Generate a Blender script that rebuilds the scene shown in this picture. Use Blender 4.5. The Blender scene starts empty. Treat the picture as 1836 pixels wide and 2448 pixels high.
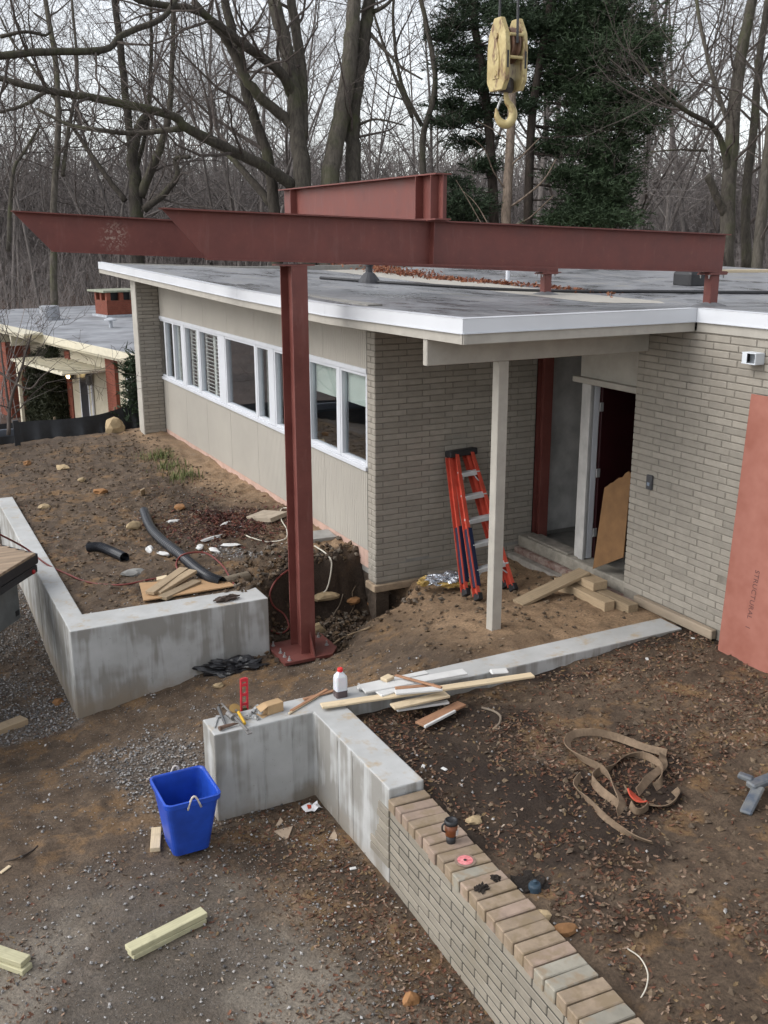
import bpy, bmesh, math, random
import numpy as np
from mathutils import Matrix, Vector, Euler
SC = bpy.context.scene
COL = SC.collection
# ------------------------------------------------------------------ camera, sky, sun, exposure
cam = bpy.data.objects.new('camera', bpy.data.cameras.new('camera')); COL.objects.link(cam)
cam.data.sensor_width = 36; cam.data.lens = 35.42; cam.data.clip_start = .1; cam.data.clip_end = 2000
cam.matrix_world = Matrix(((.89006, .12286, -.43897, -5.000), (-.45583, .23536, -.85838, -9.997),
                           (-.00215, .96411, .26549, 3.948), (0, 0, 0, 1)))
SC.camera = cam
SUN_EL, SUN_ROT = math.radians(42), math.radians(286)
wd = bpy.data.worlds.new('World'); SC.world = wd; wd.use_nodes = True
nt = wd.node_tree; bg = nt.nodes['Background']
sky = nt.nodes.new('ShaderNodeTexSky'); sky.sky_type = 'NISHITA'; sky.sun_disc = False
sky.sun_elevation = SUN_EL; sky.sun_rotation = SUN_ROT; sky.dust_density = 1.5; sky.air_density = 1.0; sky.ozone_density = 1
hsv = nt.nodes.new('ShaderNodeHueSaturation'); hsv.inputs['Saturation'].default_value = .24   # overcast: nearly no blue
nt.links.new(sky.outputs[0], hsv.inputs['Color']); nt.links.new(hsv.outputs[0], bg.inputs[0])
bg.inputs[1].default_value = .15
sun = bpy.data.objects.new('sun', bpy.data.lights.new('sun', 'SUN')); COL.objects.link(sun)
sun.data.energy = .85; sun.data.angle = math.radians(42); sun.data.color = (1, .985, .965)
sun.rotation_euler = (math.radians(90) - SUN_EL, 0, math.radians(180) - SUN_ROT)
SC.view_settings.view_transform = 'Standard'; SC.view_settings.look = 'None'
SC.view_settings.exposure = .95; SC.view_settings.gamma = 1
SC.cycles.max_bounces = 3; SC.cycles.diffuse_bounces = 2; SC.cycles.glossy_bounces = 2; SC.cycles.transmission_bounces = 3; SC.cycles.transparent_max_bounces = 6
SC.cycles.use_adaptive_sampling = True; SC.cycles.adaptive_threshold = .02
# ------------------------------------------------------------------ helpers
rnd = random.Random(7)
V = Vector
class MB:
    """collects geometry for one mesh"""
    def __init__(s): s.v = []; s.f = []; s.c = None
    def add(s, vs, fs):
        n = len(s.v); s.v += [tuple(p) for p in vs]; s.f += [tuple(i + n for i in q) for q in fs]; return s
    def box(s, a, b, M=None):
        (x0, y0, z0), (x1, y1, z1) = a, b
        p = [V(q) for q in ((x0, y0, z0), (x1, y0, z0), (x1, y1, z0), (x0, y1, z0), (x0, y0, z1), (x1, y0, z1), (x1, y1, z1), (x0, y1, z1))]
        if M is not None: p = [M @ q for q in p]
        return s.add(p, ((0, 3, 2, 1), (4, 5, 6, 7), (0, 1, 5, 4), (1, 2, 6, 5), (2, 3, 7, 6), (3, 0, 4, 7)))
    def cbox(s, a, b, c=.004, M=None):
        """box with chamfered edges"""
        a = V(a); b = V(b); m = (a + b) / 2; h = (b - a) / 2; c = min(c, min(h) * .9)
        p = []; idx = {}
        for sx in (-1, 1):
            for sy in (-1, 1):
                for sz in (-1, 1):
                    for k in range(3):
                        q = V((sx * h.x, sy * h.y, sz * h.z))
                        for t in range(3):
                            if t != k: q[t] -= (sx, sy, sz)[t] * c
                        idx[(sx, sy, sz, k)] = len(p); p.append(m + q)
        f = []
        for k in range(3):
            u, w = (k + 1) % 3, (k + 2) % 3
            for sg in (-1, 1):
                q = []
                for su, sw in ((-1, -1), (1, -1), (1, 1), (-1, 1)):
                    e = [0, 0, 0]; e[k] = sg; e[u] = su; e[w] = sw; q.append(idx[(*e, k)])
                f.append(q if sg > 0 else q[::-1])
            for su in (-1, 1):
                for sw in (-1, 1):
                    q = []
                    for sk in (-1, 1):
                        e = [0, 0, 0]; e[k] = sk; e[u] = su; e[w] = sw; q.append(e)
                    r = [idx[(*q[0], u)], idx[(*q[1], u)], idx[(*q[1], w)], idx[(*q[0], w)]]
                    f.append(r if su * sw > 0 else r[::-1])
        for sx in (-1, 1):
            for sy in (-1, 1):
                for sz in (-1, 1):
                    r = [idx[(sx, sy, sz, k)] for k in range(3)]
                    f.append(r if sx * sy * sz > 0 else r[::-1])
        if M is not None: p = [M @ q for q in p]
        return s.add(p, f)
    def bar(s, p, q, w, h, up=(0, 0, 1), c=0):
        """box from p to q, width w (sideways) and height h (along up)"""
        p, q = V(p), V(q); d = q - p; L = d.length; d.normalize(); up = V(up)
        sd = d.cross(up)
        if sd.length < 1e-4: sd = d.cross(V((1, 0, 0)))
        sd.normalize(); u = sd.cross(d)
        M = Matrix((( d.x, sd.x, u.x, p.x), (d.y, sd.y, u.y, p.y), (d.z, sd.z, u.z, p.z), (0, 0, 0, 1)))
        if c: return s.cbox((0, -w / 2, -h / 2), (L, w / 2, h / 2), c, M)
        return s.box((0, -w / 2, -h / 2), (L, w / 2, h / 2), M)
    def tube(s, pts, rad, n=8, cap=True):
        pts = [V(p) for p in pts]; m = len(pts)
        rad = [float(q) for q in rad] if hasattr(rad, '__len__') else [float(rad)] * m
        t = (pts[1] - pts[0]).normalized(); a = t.orthogonal().normalized(); vs = []
        for i, p in enumerate(pts):
            t2 = (pts[min(i + 1, m - 1)] - pts[max(i - 1, 0)])
            t2 = t2.normalized() if t2.length > 1e-9 else t
            a = (a - t2 * a.dot(t2))
            a = a.normalized() if a.length > 1e-6 else t2.orthogonal().normalized()
            b = t2.cross(a); t = t2
            vs += [p + rad[i] * (math.cos(k * 2 * math.pi / n) * a + math.sin(k * 2 * math.pi / n) * b) for k in range(n)]
        fs = [(i * n + k, i * n + (k + 1) % n, (i + 1) * n + (k + 1) % n, (i + 1) * n + k) for i in range(m - 1) for k in range(n)]
        if cap: fs += [tuple(range(n))[::-1], tuple((m - 1) * n + k for k in range(n))]
        return s.add(vs, fs)
    def lathe(s, prof, n=20, o=(0, 0, 0), M=None):
        vs = []; o = V(o)
        for r, z in prof:
            for k in range(n):
                q = V((r * math.cos(k * 2 * math.pi / n), r * math.sin(k * 2 * math.pi / n), z)); vs.append(o + (M @ q if M is not None else q))
        m = len(prof)
        fs = [(i * n + k, i * n + (k + 1) % n, (i + 1) * n + (k + 1) % n, (i + 1) * n + k) for i in range(m - 1) for k in range(n)]
        fs += [tuple(range(n))[::-1], tuple((m - 1) * n + k for k in range(n))]
        return s.add(vs, fs)
    def prism(s, poly, a, b, M=None):
        """polygon in local xy extruded along local z from a to b"""
        n = len(poly); vs = [V((x, y, a)) for x, y in poly] + [V((x, y, b)) for x, y in poly]
        if M is not None: vs = [M @ q for q in vs]
        return s.add(vs, [tuple(range(n))[::-1], tuple(range(n, 2 * n))] + [(k, (k + 1) % n, n + (k + 1) % n, n + k) for k in range(n)])
    def build(s, name, m, parent=None, smooth=False, loc=None):
        me = bpy.data.meshes.new(name); me.from_pydata(s.v, [], s.f); me.update()
        if smooth: me.polygons.foreach_set('use_smooth', [True] * len(me.polygons))
        if s.c is not None:
            at_ = me.color_attributes.new('col', 'FLOAT_COLOR', 'POINT'); at_.data.foreach_set('color', np.asarray(s.c, 'f').ravel())
        o = bpy.data.objects.new(name, me); COL.objects.link(o)
        if m is not None: me.materials.append(m)
        if parent: o.parent = parent
        if loc is not None: o.location = loc
        return o
def frame(o, x, y=None, z=None):
    """matrix with origin o and axes x, y, z (missing ones completed)"""
    x = V(x).normalized()
    if z is None: y = V(y); y = (y - x * y.dot(x)).normalized(); z = x.cross(y)
    else: z = V(z); z = (z - x * z.dot(x)).normalized(); y = z.cross(x)
    return Matrix(((x.x, y.x, z.x, o[0]), (x.y, y.y, z.y, o[1]), (x.z, y.z, z.z, o[2]), (0, 0, 0, 1)))
def tag(o, label, cat, group=None):
    o['label'] = label; o['category'] = cat; o['kind'] = 'thing'
    if group: o['group'] = group
    return o
def thing(name, label, cat, loc=(0, 0, 0), rz=0, group=None):
    o = bpy.data.objects.new(name, None); COL.objects.link(o); o.location = loc; o.rotation_euler = (0, 0, rz)
    o.empty_display_size = .1
    return tag(o, label, cat, group)
def kind(o, k): o['kind'] = k; return o
def inst(name, me, parent, M):
    o = bpy.data.objects.new(name, me); COL.objects.link(o); o.parent = parent; o.matrix_local = M; return o
def bmsub(o, lv=1):
    md = o.modifiers.new('sub', 'SUBSURF'); md.levels = md.render_levels = lv; return o
def spline(pts, per=6):
    """Catmull-Rom through pts"""
    P = [V(p) for p in pts]; P = [2 * P[0] - P[1]] + P + [2 * P[-1] - P[-2]]; out = []
    for i in range(1, len(P) - 2):
        for k in range(per):
            t = k / per; a, b, c, d = P[i - 1:i + 3]
            out.append(.5 * ((2 * b) + (c - a) * t + (2 * a - 5 * b + 4 * c - d) * t * t + (3 * b - a - 3 * c + d) * t ** 3))
    return out + [P[-2]]
# ------------------------------------------------------------------ materials
class NT:
    def __init__(s, name):
        s.m = bpy.data.materials.new(name); s.m.use_nodes = True; s.t = s.m.node_tree; s.b = s.t.nodes['Principled BSDF']
    def n(s, typ, **kw):
        o = s.t.nodes.new('ShaderNode' + typ)
        for k, v in kw.items():
            if k[0] == '_': setattr(o, k[1:], v)
            else: o.inputs[k.replace('__', ' ')].default_value = v
        return o
    def l(s, a, b): s.t.links.new(a, b)
    def pos(s, obj=False):
        if obj: return s.n('TexCoord').outputs['Object']
        return s.n('NewGeometry').outputs['Position']
    def noise(s, vec, scale, detail=4, rough=.6, dist=0):
        detail = min(detail, 3)
        o = s.n('TexNoise', Scale=scale, Detail=detail, Roughness=rough, Distortion=dist); s.l(vec, o.inputs['Vector']); return o.outputs[0]
    def ramp(s, fac, *st):
        r = s.n('ValToRGB'); e = r.color_ramp.elements
        while len(e) < len(st): e.new(.5)
        for k, (p, c) in enumerate(st):
            e[k].position = p; e[k].color = (*c, 1) if hasattr(c, '__len__') else (c, c, c, 1)
        s.l(fac, r.inputs[0]); return r.outputs[0]
    def mix(s, fac, a, b, blend='MIX'):
        o = s.n('Mix', _data_type='RGBA', _blend_type=blend)
        for k, q in ((0, fac), (6, a), (7, b)):
            if hasattr(q, 'is_output'): s.l(q, o.inputs[k])
            elif k == 0: o.inputs[0].default_value = q
            else: o.inputs[k].default_value = (*q, 1)
        return o.outputs[2]
    def math(s, op, a, b=0):
        o = s.n('Math', _operation=op)
        for k, q in ((0, a), (1, b)):
            if hasattr(q, 'is_output'): s.l(q, o.inputs[k])
            else: o.inputs[k].default_value = q
        return o.outputs[0]
    def mapping(s, vec, scale):
        o = s.n('Mapping'); o.inputs['Scale'].default_value = scale; s.l(vec, o.inputs[0]); return o.outputs[0]
    def bump(s, h, st=.3, d=.01):
        o = s.n('Bump', Strength=st, Distance=d); s.l(h, o.inputs['Height']); s.l(o.outputs[0], s.b.inputs['Normal'])
    def col(s, c):
        if hasattr(c, 'is_output'): s.l(c, s.b.inputs['Base Color'])
        else: s.b.inputs['Base Color'].default_value = (*c, 1)
    def rough(s, r):
        if hasattr(r, 'is_output'): s.l(r, s.b.inputs['Roughness'])
        else: s.b.inputs['Roughness'].default_value = r
def dk(c, k): return tuple(q * k for q in c)
def mat(name, c, rough=.7, var=.25, scale=6, bump=.15, bscale=60, c2=None, metal=0, obj=False, rand=0, stretch=None, spec=.4, bd=.004):
    """plain weathered surface: colour varies by noise and (rand) from object to object"""
    a = NT(name); p = a.pos(obj)
    if stretch: p = a.mapping(p, stretch)
    n = a.noise(p, scale, 6, .65)
    c1 = a.ramp(n, (.3, dk(c, 1 - var)), (.7, c2 or tuple(min(1, q * (1 + var * .6)) for q in c)))
    if rand:
        oi = a.n('ObjectInfo'); c1 = a.mix(1, c1, a.ramp(oi.outputs['Random'], (0, 1 - rand), (1, 1 + rand * .5)), 'MULTIPLY')
    a.col(c1); a.rough(rough); a.b.inputs['Metallic'].default_value = metal; a.b.inputs['Specular IOR Level'].default_value = spec
    if bump: a.bump(a.noise(p, bscale, 4), bump, bd)
    return a.m
def vcol_mat(name, rough=.8, mul=None, spec=.3):
    a = NT(name); at_ = a.n('Attribute', _attribute_name='col'); c = at_.outputs['Color']
    n = a.noise(a.pos(), 40, 3); c = a.mix(1, c, a.ramp(n, (.3, .75), (.7, 1.15)), 'MULTIPLY')
    a.col(c); a.rough(rough); a.b.inputs['Specular IOR Level'].default_value = spec; return a.m

import numpy as np
def ss(a,b,x):
    t=np.clip((np.asarray(x,float)-a)/(b-a),0,1); return t*t*(3-2*t)
def _h(i,j,s):
    n=np.sin(i*127.1+j*311.7+s*74.7)*43758.5453
    return n-np.floor(n)
def vnoise(x,y,s=0):
    i=np.floor(x);j=np.floor(y);u=x-i;v=y-j;u=u*u*(3-2*u);v=v*v*(3-2*v)
    return (_h(i,j,s)*(1-u)+_h(i+1,j,s)*u)*(1-v)+(_h(i,j+1,s)*(1-u)+_h(i+1,j+1,s)*u)*v
def fbm(x,y,o=4,s=0):
    a=.5;r=0
    for k in range(o):
        r=r+a*(vnoise(x,y,s+k)-.5);x=x*2.03+1.7;y=y*2.03-.9;a*=.5
    return r
def hz(x,y,rough=True):
    """ground height in metres"""
    x=np.asarray(x,float);y=np.asarray(y,float)
    low=-.56+.17*np.clip(x+2.4,-1.5,1.2)*ss(-2.4,-.8,y)*(1-ss(1,3,y))
    t=.12*ss(-3.0,-2.3,x)+.45*ss(-2.4,-1.5,x)+.43*ss(-1.6,-.3,x)
    side=ss(-.7,-2.5,y)                       # the bank leans against the strip wall
    t=t*(.12+.88*side)+.88*(1-side)*ss(-1.15,.35,x)
    s2=ss(-.3,-2.1,y)
    path=low*(1-t)+(.175*s2+(-.07+.065*np.clip(x,0,2))*(1-s2))*t
    yard=.075+.11*ss(0,1.9,x)+.03*fbm(x*1.3,y*1.3,2,9)
    z=np.where(y<-2.93,np.where(x>-1.97,yard,low),path)
    plant=.13+.042*np.clip(x+3.4,-3,3.4)+.05*fbm(x*.9,y*.9,3,4)
    xl=np.where(y<5.3,(x>-3.45)*1.,ss(-7,-3.2,x))
    my=np.where(x<-1.5,(y>-.2)*1.,ss(.0,.6,y+.5*fbm(x*3,y*3,3,5)))
    A=xl*my
    z=z*(1-A)+plant*A
    e1=np.sqrt(((x+.55)/.95)**2+((y+.08)/.56)**2)+.55*fbm(x*2.6,y*2.6,4,6)
    e2=np.sqrt(((x+1.15)/.62)**2+((y+.5)/.5)**2)
    e3=np.sqrt(((x-.02)/.42)**2+((y+.02)/.36)**2)
    m=np.maximum(np.maximum(1-ss(.72,1.05,e1),1-ss(.75,1.15,e2)),.75*(1-ss(.5,1.15,e3)))
    z=z*(1-m)+np.minimum(z,-.45)*m
    drop=ss(9.6,15,y)
    z=z*(1-drop)+(-1.9)*drop
    z=z-1.3*ss(-5,-14,x)*ss(4,9,y)*(1-drop)
    z=z+5.2*ss(34,120,y)+1.5*ss(20,90,np.abs(x-5))
    if rough:
        k=np.where((y<-2.9)&(x<-2.0),.35,1.)*(1-.5*ss(12,20,y))
        k=k*np.where((y>.1)&(x>-3.3)&(y<10),1.7,1.)
        z=z+k*(.05*fbm(x*2.3,y*2.3,3,1)+.05*fbm(x*9,y*9,3,2))*(1-.6*m)+m*(.36*fbm(x*4,y*4,5,3))*ss(-.5,.2,y)+.24*fbm(x*6,y*6,5,7)*np.exp(-((x+.6)/.8)**2-((y-.45)/.45)**2)
    return z

# ------------------------------------------------------------------ ground
def axis(lo, hi, st, far, g=1.13):
    a = list(np.arange(lo, hi, st)); s = st; b = [lo]
    while b[-1] > -far: s *= g; b.append(b[-1] - s)
    s = st; c = [a[-1]]
    while c[-1] < far: s *= g; c.append(c[-1] + s)
    return np.array(b[:0:-1] + a + c[1:])
gx = axis(-6.2, 2.3, .034, 260, 1.11); gy = axis(-7.6, 5, .034, 260, 1.06)
GX, GY = np.meshgrid(gx, gy); GZ = hz(GX, GY)
nx, ny = len(gx), len(gy)
gv = np.stack([GX, GY, GZ], -1).reshape(-1, 3)
ii = (np.arange(ny - 1)[:, None] * nx + np.arange(nx - 1)[None]).ravel()
gf = np.stack([ii, ii + 1, ii + nx + 1, ii + nx], -1)
def zones(x, y):
    n1 = fbm(x * .8, y * .8, 4, 11); n2 = fbm(x * 2.1, y * 2.1, 4, 12)
    lowz = (x < -2.0) & (y < -2.93)
    drive = ss(-2.9, -4.1, y) * (x < -2.0)
    asph = drive * ss(-2.6, -3.2, x + .8 * n1 + .3 * (y + 4.2))
    g = ss(-.12, .55, n2 + .8 * np.exp(-((x + 3.2 + .5 * n1) / .7) ** 2 - ((y + 2.1 + n1) / 1.2) ** 2) - .3) * (y > -3.6) * (y < .1) * (x < -1.2)
    g = np.maximum(g, (x < -3.5) * (y > -.5) * ss(-.2, .15, n2 + .12))
    g = np.maximum(g, ss(.0, .3, n2 + .5 * np.exp(-((x + 1.35) / .4) ** 2 - ((y - 1.0) / .5) ** 2) - .2) * (y > .1) * (x > -3))
    tan = ss(-.7, .1, x) * (y > -2.93) * (y < .3) + ss(-.95, -.35, x + .5 * n2) * (y > .6) * (y < 12)
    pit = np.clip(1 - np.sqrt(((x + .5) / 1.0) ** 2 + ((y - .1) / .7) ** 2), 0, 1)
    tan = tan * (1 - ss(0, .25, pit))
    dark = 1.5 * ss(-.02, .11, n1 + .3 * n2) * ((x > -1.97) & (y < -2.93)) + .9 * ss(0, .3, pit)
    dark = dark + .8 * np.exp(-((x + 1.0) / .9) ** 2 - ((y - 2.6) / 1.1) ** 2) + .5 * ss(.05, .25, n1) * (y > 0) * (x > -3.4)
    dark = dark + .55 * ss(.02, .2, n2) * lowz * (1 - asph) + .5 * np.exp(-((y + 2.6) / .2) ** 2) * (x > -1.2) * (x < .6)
    return np.clip(np.stack([g, dark, tan, asph], -1), 0, 1)
me = bpy.data.meshes.new('ground'); me.vertices.add(len(gv)); me.vertices.foreach_set('co', gv.ravel().astype('f'))
me.loops.add(gf.size); me.loops.foreach_set('vertex_index', gf.ravel().astype('i'))
me.polygons.add(len(gf)); me.polygons.foreach_set('loop_start', np.arange(0, gf.size, 4, dtype='i'))
me.update(calc_edges=True); me.polygons.foreach_set('use_smooth', np.ones(len(gf), bool))
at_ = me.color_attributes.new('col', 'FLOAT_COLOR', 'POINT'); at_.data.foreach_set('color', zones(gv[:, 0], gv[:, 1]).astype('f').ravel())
ground = bpy.data.objects.new('ground', me); COL.objects.link(ground); kind(ground, 'structure')
a = NT('ground_soil'); p = a.pos(); at_ = a.n('Attribute', _attribute_name='col')
sep = a.n('SeparateColor'); a.l(at_.outputs['Color'], sep.inputs[0]); wg, wdk, wt = sep.outputs; wa = at_.outputs['Alpha']
big = a.noise(p, 1.1, 6, .65); mid = a.noise(p, 6, 6, .7); fine = a.noise(p, 45, 5, .75); speck = a.noise(p, 150, 3, .8)
c = a.mix(a.ramp(mid, (.35, 0.), (.65, 1.)), (.088, .062, .042), (.158, .115, .078))
c = a.mix(a.ramp(a.noise(p, 2.6, 5, .7), (.53, 0.), (.64, .8)), c, (.25, .155, .075))          # clay clods
c = a.mix(a.math('MULTIPLY', wt, a.ramp(mid, (.25, .55), (.6, 1.))), c, (.36, .25, .155))
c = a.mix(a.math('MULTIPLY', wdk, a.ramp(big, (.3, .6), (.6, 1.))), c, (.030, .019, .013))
mu = a.n('VectorMath', _operation='DISTANCE'); a.l(p, mu.inputs[0]); mu.inputs[1].default_value = (-1.0, 2.6, .2)
c = a.mix(a.math('MULTIPLY', a.ramp(mu.outputs['Value'], (.4, .9), (1.3, 0.)), a.ramp(mid, (.35, .2), (.55, 1.))), c, (.055, .022, .017))      # red-brown mulch
asp = a.mix(a.ramp(a.noise(p, 3.2, 6, .7, .6), (.42, 0.), (.62, 1.)), (.125, .107, .087), (.175, .152, .128))
asp = a.mix(a.ramp(a.noise(p, 1.15, 5, .6), (.52, 0.), (.61, .75)), asp, (.27, .245, .205))           # dried puddle silt
c = a.mix(a.math('MULTIPLY', wa, .9), c, asp)
c = a.mix(a.math('MULTIPLY', wg, a.ramp(fine, (.38, .1), (.6, .85))), c, (.21, .195, .18))
c = a.mix(1, c, a.ramp(fine, (.28, .55), (.7, 1.35)), 'MULTIPLY')
c = a.mix(a.ramp(speck, (.66, 0.), (.74, .75)), c, (.34, .29, .24))                               # chips and grit
# woodland floor farther off
far = a.n('SeparateXYZ'); a.l(p, far.inputs[0])
wf = a.ramp(a.math('DIVIDE', far.outputs[1], 100), (.14, 0.), (.24, 1.))
c = a.mix(wf, c, a.mix(a.ramp(a.noise(p, .5, 6, .7), (.35, 0.), (.65, 1.)), (.075, .052, .042), (.17, .12, .095)))
c = a.mix(1, c, a.ramp(big, (.3, (.56, .53, .50)), (.7, (.90, .86, .82))), 'MULTIPLY')
a.col(c); a.rough(a.mix(wa, (.85, .85, .85), a.ramp(mid, (.35, .35), (.65, .8)))); a.b.inputs['Specular IOR Level'].default_value = .35
hh = a.math('ADD', a.math('MULTIPLY', fine, .6), a.math('ADD', a.math('MULTIPLY', speck, .3), a.math('MULTIPLY', mid, 1.2)))
a.bump(hh, .75, .02); me.materials.append(a.m)
# ------------------------------------------------------------------ loose stuff on the ground
def scatter(name, mfun, n, dens, box, col, size, m, lift=.004, tilt=.5, flat=1, cap=None):
    """n small pieces thrown into box with acceptance dens(x,y); all joined as one uncountable mass"""
    g = np.random.default_rng(hash(name) % 1000 if False else sum(map(ord, name))); mb = MB(); cols = []
    x = g.uniform(box[0], box[1], n * 6); y = g.uniform(box[2], box[3], n * 6)
    k = np.nonzero(g.uniform(0, 1, n * 6) < dens(x, y))[0][:n]; x = x[k]; y = y[k]; z = hz(x, y)
    e = .02; sx = (hz(x + e, y) - z) / e; sy = (hz(x, y + e) - z) / e
    ok = np.hypot(sx, sy) < 3
    for i in np.nonzero(ok)[0]:
        s = float(g.uniform(*size)); N = V((-sx[i] * .8, -sy[i] * .8, 1)).normalized() + V(g.normal(0, tilt, 3)) * .5; N.normalize()
        t = N.orthogonal().normalized(); b = N.cross(t); an = g.uniform(0, 6.283); ca, sa = math.cos(an), math.sin(an)
        ux = t * ca + b * sa; uy = b * ca - t * sa; o = V((x[i], y[i], z[i] + lift + (s * .3 if not flat else 0)))
        vs, fs = mfun(g)
        mb.add([o + s * (q[0] * ux + q[1] * uy + q[2] * N) for q in vs], fs)
        cc = col[g.integers(len(col))]; j = g.uniform(.55, 1.0); cols += [(cc[0] * j, cc[1] * j, cc[2] * j, 1)] * len(vs)
    mb.c = cols; o = mb.build(name, m); kind(o, 'stuff'); return o
def leaf(g):
    L = float(g.uniform(.35, .6)); cu = float(g.uniform(-.3, .9))
    out = [(-.5, 0), (-.32, .16), (-.22, .1), (-.05, L * .55), (.03, .14), (.25, L * .5), (.3, .12), (.55, 0), (.3, -.12), (.2, -L * .55), (.03, -.14), (-.1, -L * .5), (-.22, -.1), (-.32, -.15)]
    vs = [(0, 0, 0)] + [(u, v, cu * (u * u + 2 * v * v)) for u, v in out]; n = len(out)
    return vs, [(0, 1 + k, 1 + (k + 1) % n) for k in range(n)]
def chip(g):
    w = float(g.uniform(.08, .3)); h = float(g.uniform(.02, .12))
    return [(-.5, -w, 0), (.5, -w * .7, h), (.45, w, h), (-.5, w * .8, 0)], [(0, 1, 2, 3)]
def stone(g):
    j = g.uniform(.7, 1.2, 6)
    j = [float(q) for q in j]
    return [(.5 * j[0], 0, 0), (0, .4 * j[1], .03), (-.5 * j[2], 0, 0), (0, -.42 * j[3], 0), (.05, .03, .3 * j[4]), (0, 0, -.3 * j[5])], \
           [(0, 1, 4), (1, 2, 4), (2, 3, 4), (3, 0, 4), (1, 0, 5), (2, 1, 5), (3, 2, 5), (0, 3, 5)]
VLEAF = vcol_mat('dead_leaf', .75); VSTONE = vcol_mat('crushed_stone', .8); VCHIP = vcol_mat('wood_chip', .8)
inyard = lambda x, y: ((x > -1.78) & (y < -3.1) & (x < 1.9))
def dl(x, y):
    n = fbm(x * 1.5, y * 1.5, 3, 21)
    d = inyard(x, y) * (.14 + 1.5 * ss(-.0, .14, n) + 1.0 * np.exp(-((y + 3.35) / .25) ** 2) * ss(-.6, .6, x) + .5 * np.exp(-((x + 1.7) / .2) ** 2))
    lo = (x < -2.15) & (y < -3.12)
    d = d + lo * (1.6 * np.exp(-((x + 2.1) / .6) ** 2) * ss(-2.9, -3.4, y) + .2 * ss(0, .2, n)) * 1.2
    d = d + ((x > -3.3) & (y > .1) & (x < -.4)) * (.12 + 2.2 * np.exp(-((x + 1.0) / .7) ** 2 - ((y - 2.6) / .9) ** 2)) * ss(-.1, .15, n)
    d = d + ((x < -3.6) & (y > -.6)) * .25 * np.exp(-((x + 3.6) / .3) ** 2)
    return d
LEAFC = [(.17, .095, .055), (.21, .13, .08), (.13, .07, .042), (.26, .17, .115), (.19, .085, .05), (.10, .058, .038), (.30, .21, .15), (.21, .14, .07), (.16, .065, .038)]
scatter('fallen_leaves', leaf, 27000, dl, (-6, 2, -7.4, 8), LEAFC, (.016, .050), VLEAF, .004, .75)
scatter('wood_chips', chip, 4200, lambda x, y: (.15 + 1.1 * ss(0, .2, fbm(x * 1.1, y * 1.1, 3, 31))) * inyard(x, y) * .6 + ((x < -2.15) & (y < -3.1)) * .16 + ((x > -1) & (y > -2.8) & (y < 0) & (x < 1.9)) * .25 + ((y > .1) & (x > -3.3)) * .12,
        (-6, 2, -7.4, 9), [(.30, .23, .16), (.2, .145, .095), (.42, .34, .26), (.14, .10, .068), (.12, .085, .06), (.1, .07, .05)], (.008, .036), VCHIP, .004, .4)
def dg(x, y): return zones(x, y)[..., 0] * .9 + .02 + .05 * ((x < -2.1) & (y < -3.1))
scatter('gravel', stone, 16000, dg, (-6, -.6, -6.5, 4.5), [(.36, .35, .34), (.24, .23, .22), (.48, .46, .44), (.15, .145, .145), (.3, .24, .19)], (.012, .036), VSTONE, .002, .6, 0)
scatter('clods', stone, 4200, lambda x, y: ((x > -3.3) & (y > .1) & (x < -.3)) * .5 + inyard(x, y) * .25 + ((x > -1.2) & (y > -2.7) & (y < -.2)) * .3,
        (-5, 1.8, -7.2, 9.5), [(.125, .09, .06), (.17, .12, .075), (.11, .08, .055), (.2, .145, .095)], (.012, .07), VSTONE, -.01, .6, 0)

scatter('pit_rubble', stone, 1300, lambda x, y: 1.2 * np.exp(-((x + .6) / .9) ** 2 - ((y - .1) / .55) ** 2), (-1.9, .4, -.9, 1.2), [(.085, .058, .038), (.13, .085, .048), (.1, .068, .042), (.16, .13, .1)], (.02, .10), VSTONE, -.004, .9, 0)
scatter('grit', stone, 9000, lambda x, y: ((x < -2.15) & (y < -3.1)) * (.25 + .9 * ss(-.05, .2, fbm(x * 2, y * 2, 3, 41))) + ((x < -1) & (y > -2.75) & (y < -.4)) * .5,
        (-6, -1, -7, 0), [(.33, .31, .29), (.24, .225, .21), (.42, .40, .37), (.2, .15, .11)], (.006, .016), VSTONE, .001, .6, 0)

scatter('mulch_leaves', leaf, 2600, lambda x, y: 1.3 * np.exp(-((x + .95) / .55) ** 2 - ((y - 2.5) / .75) ** 2) * ss(-.16, .1, fbm(x * 2, y * 2, 3, 51)), (-2.6, .0, .7, 5), [(.12, .035, .025), (.08, .025, .02), (.17, .06, .035), (.06, .03, .024)], (.03, .075), VLEAF, .012, .9)

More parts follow.
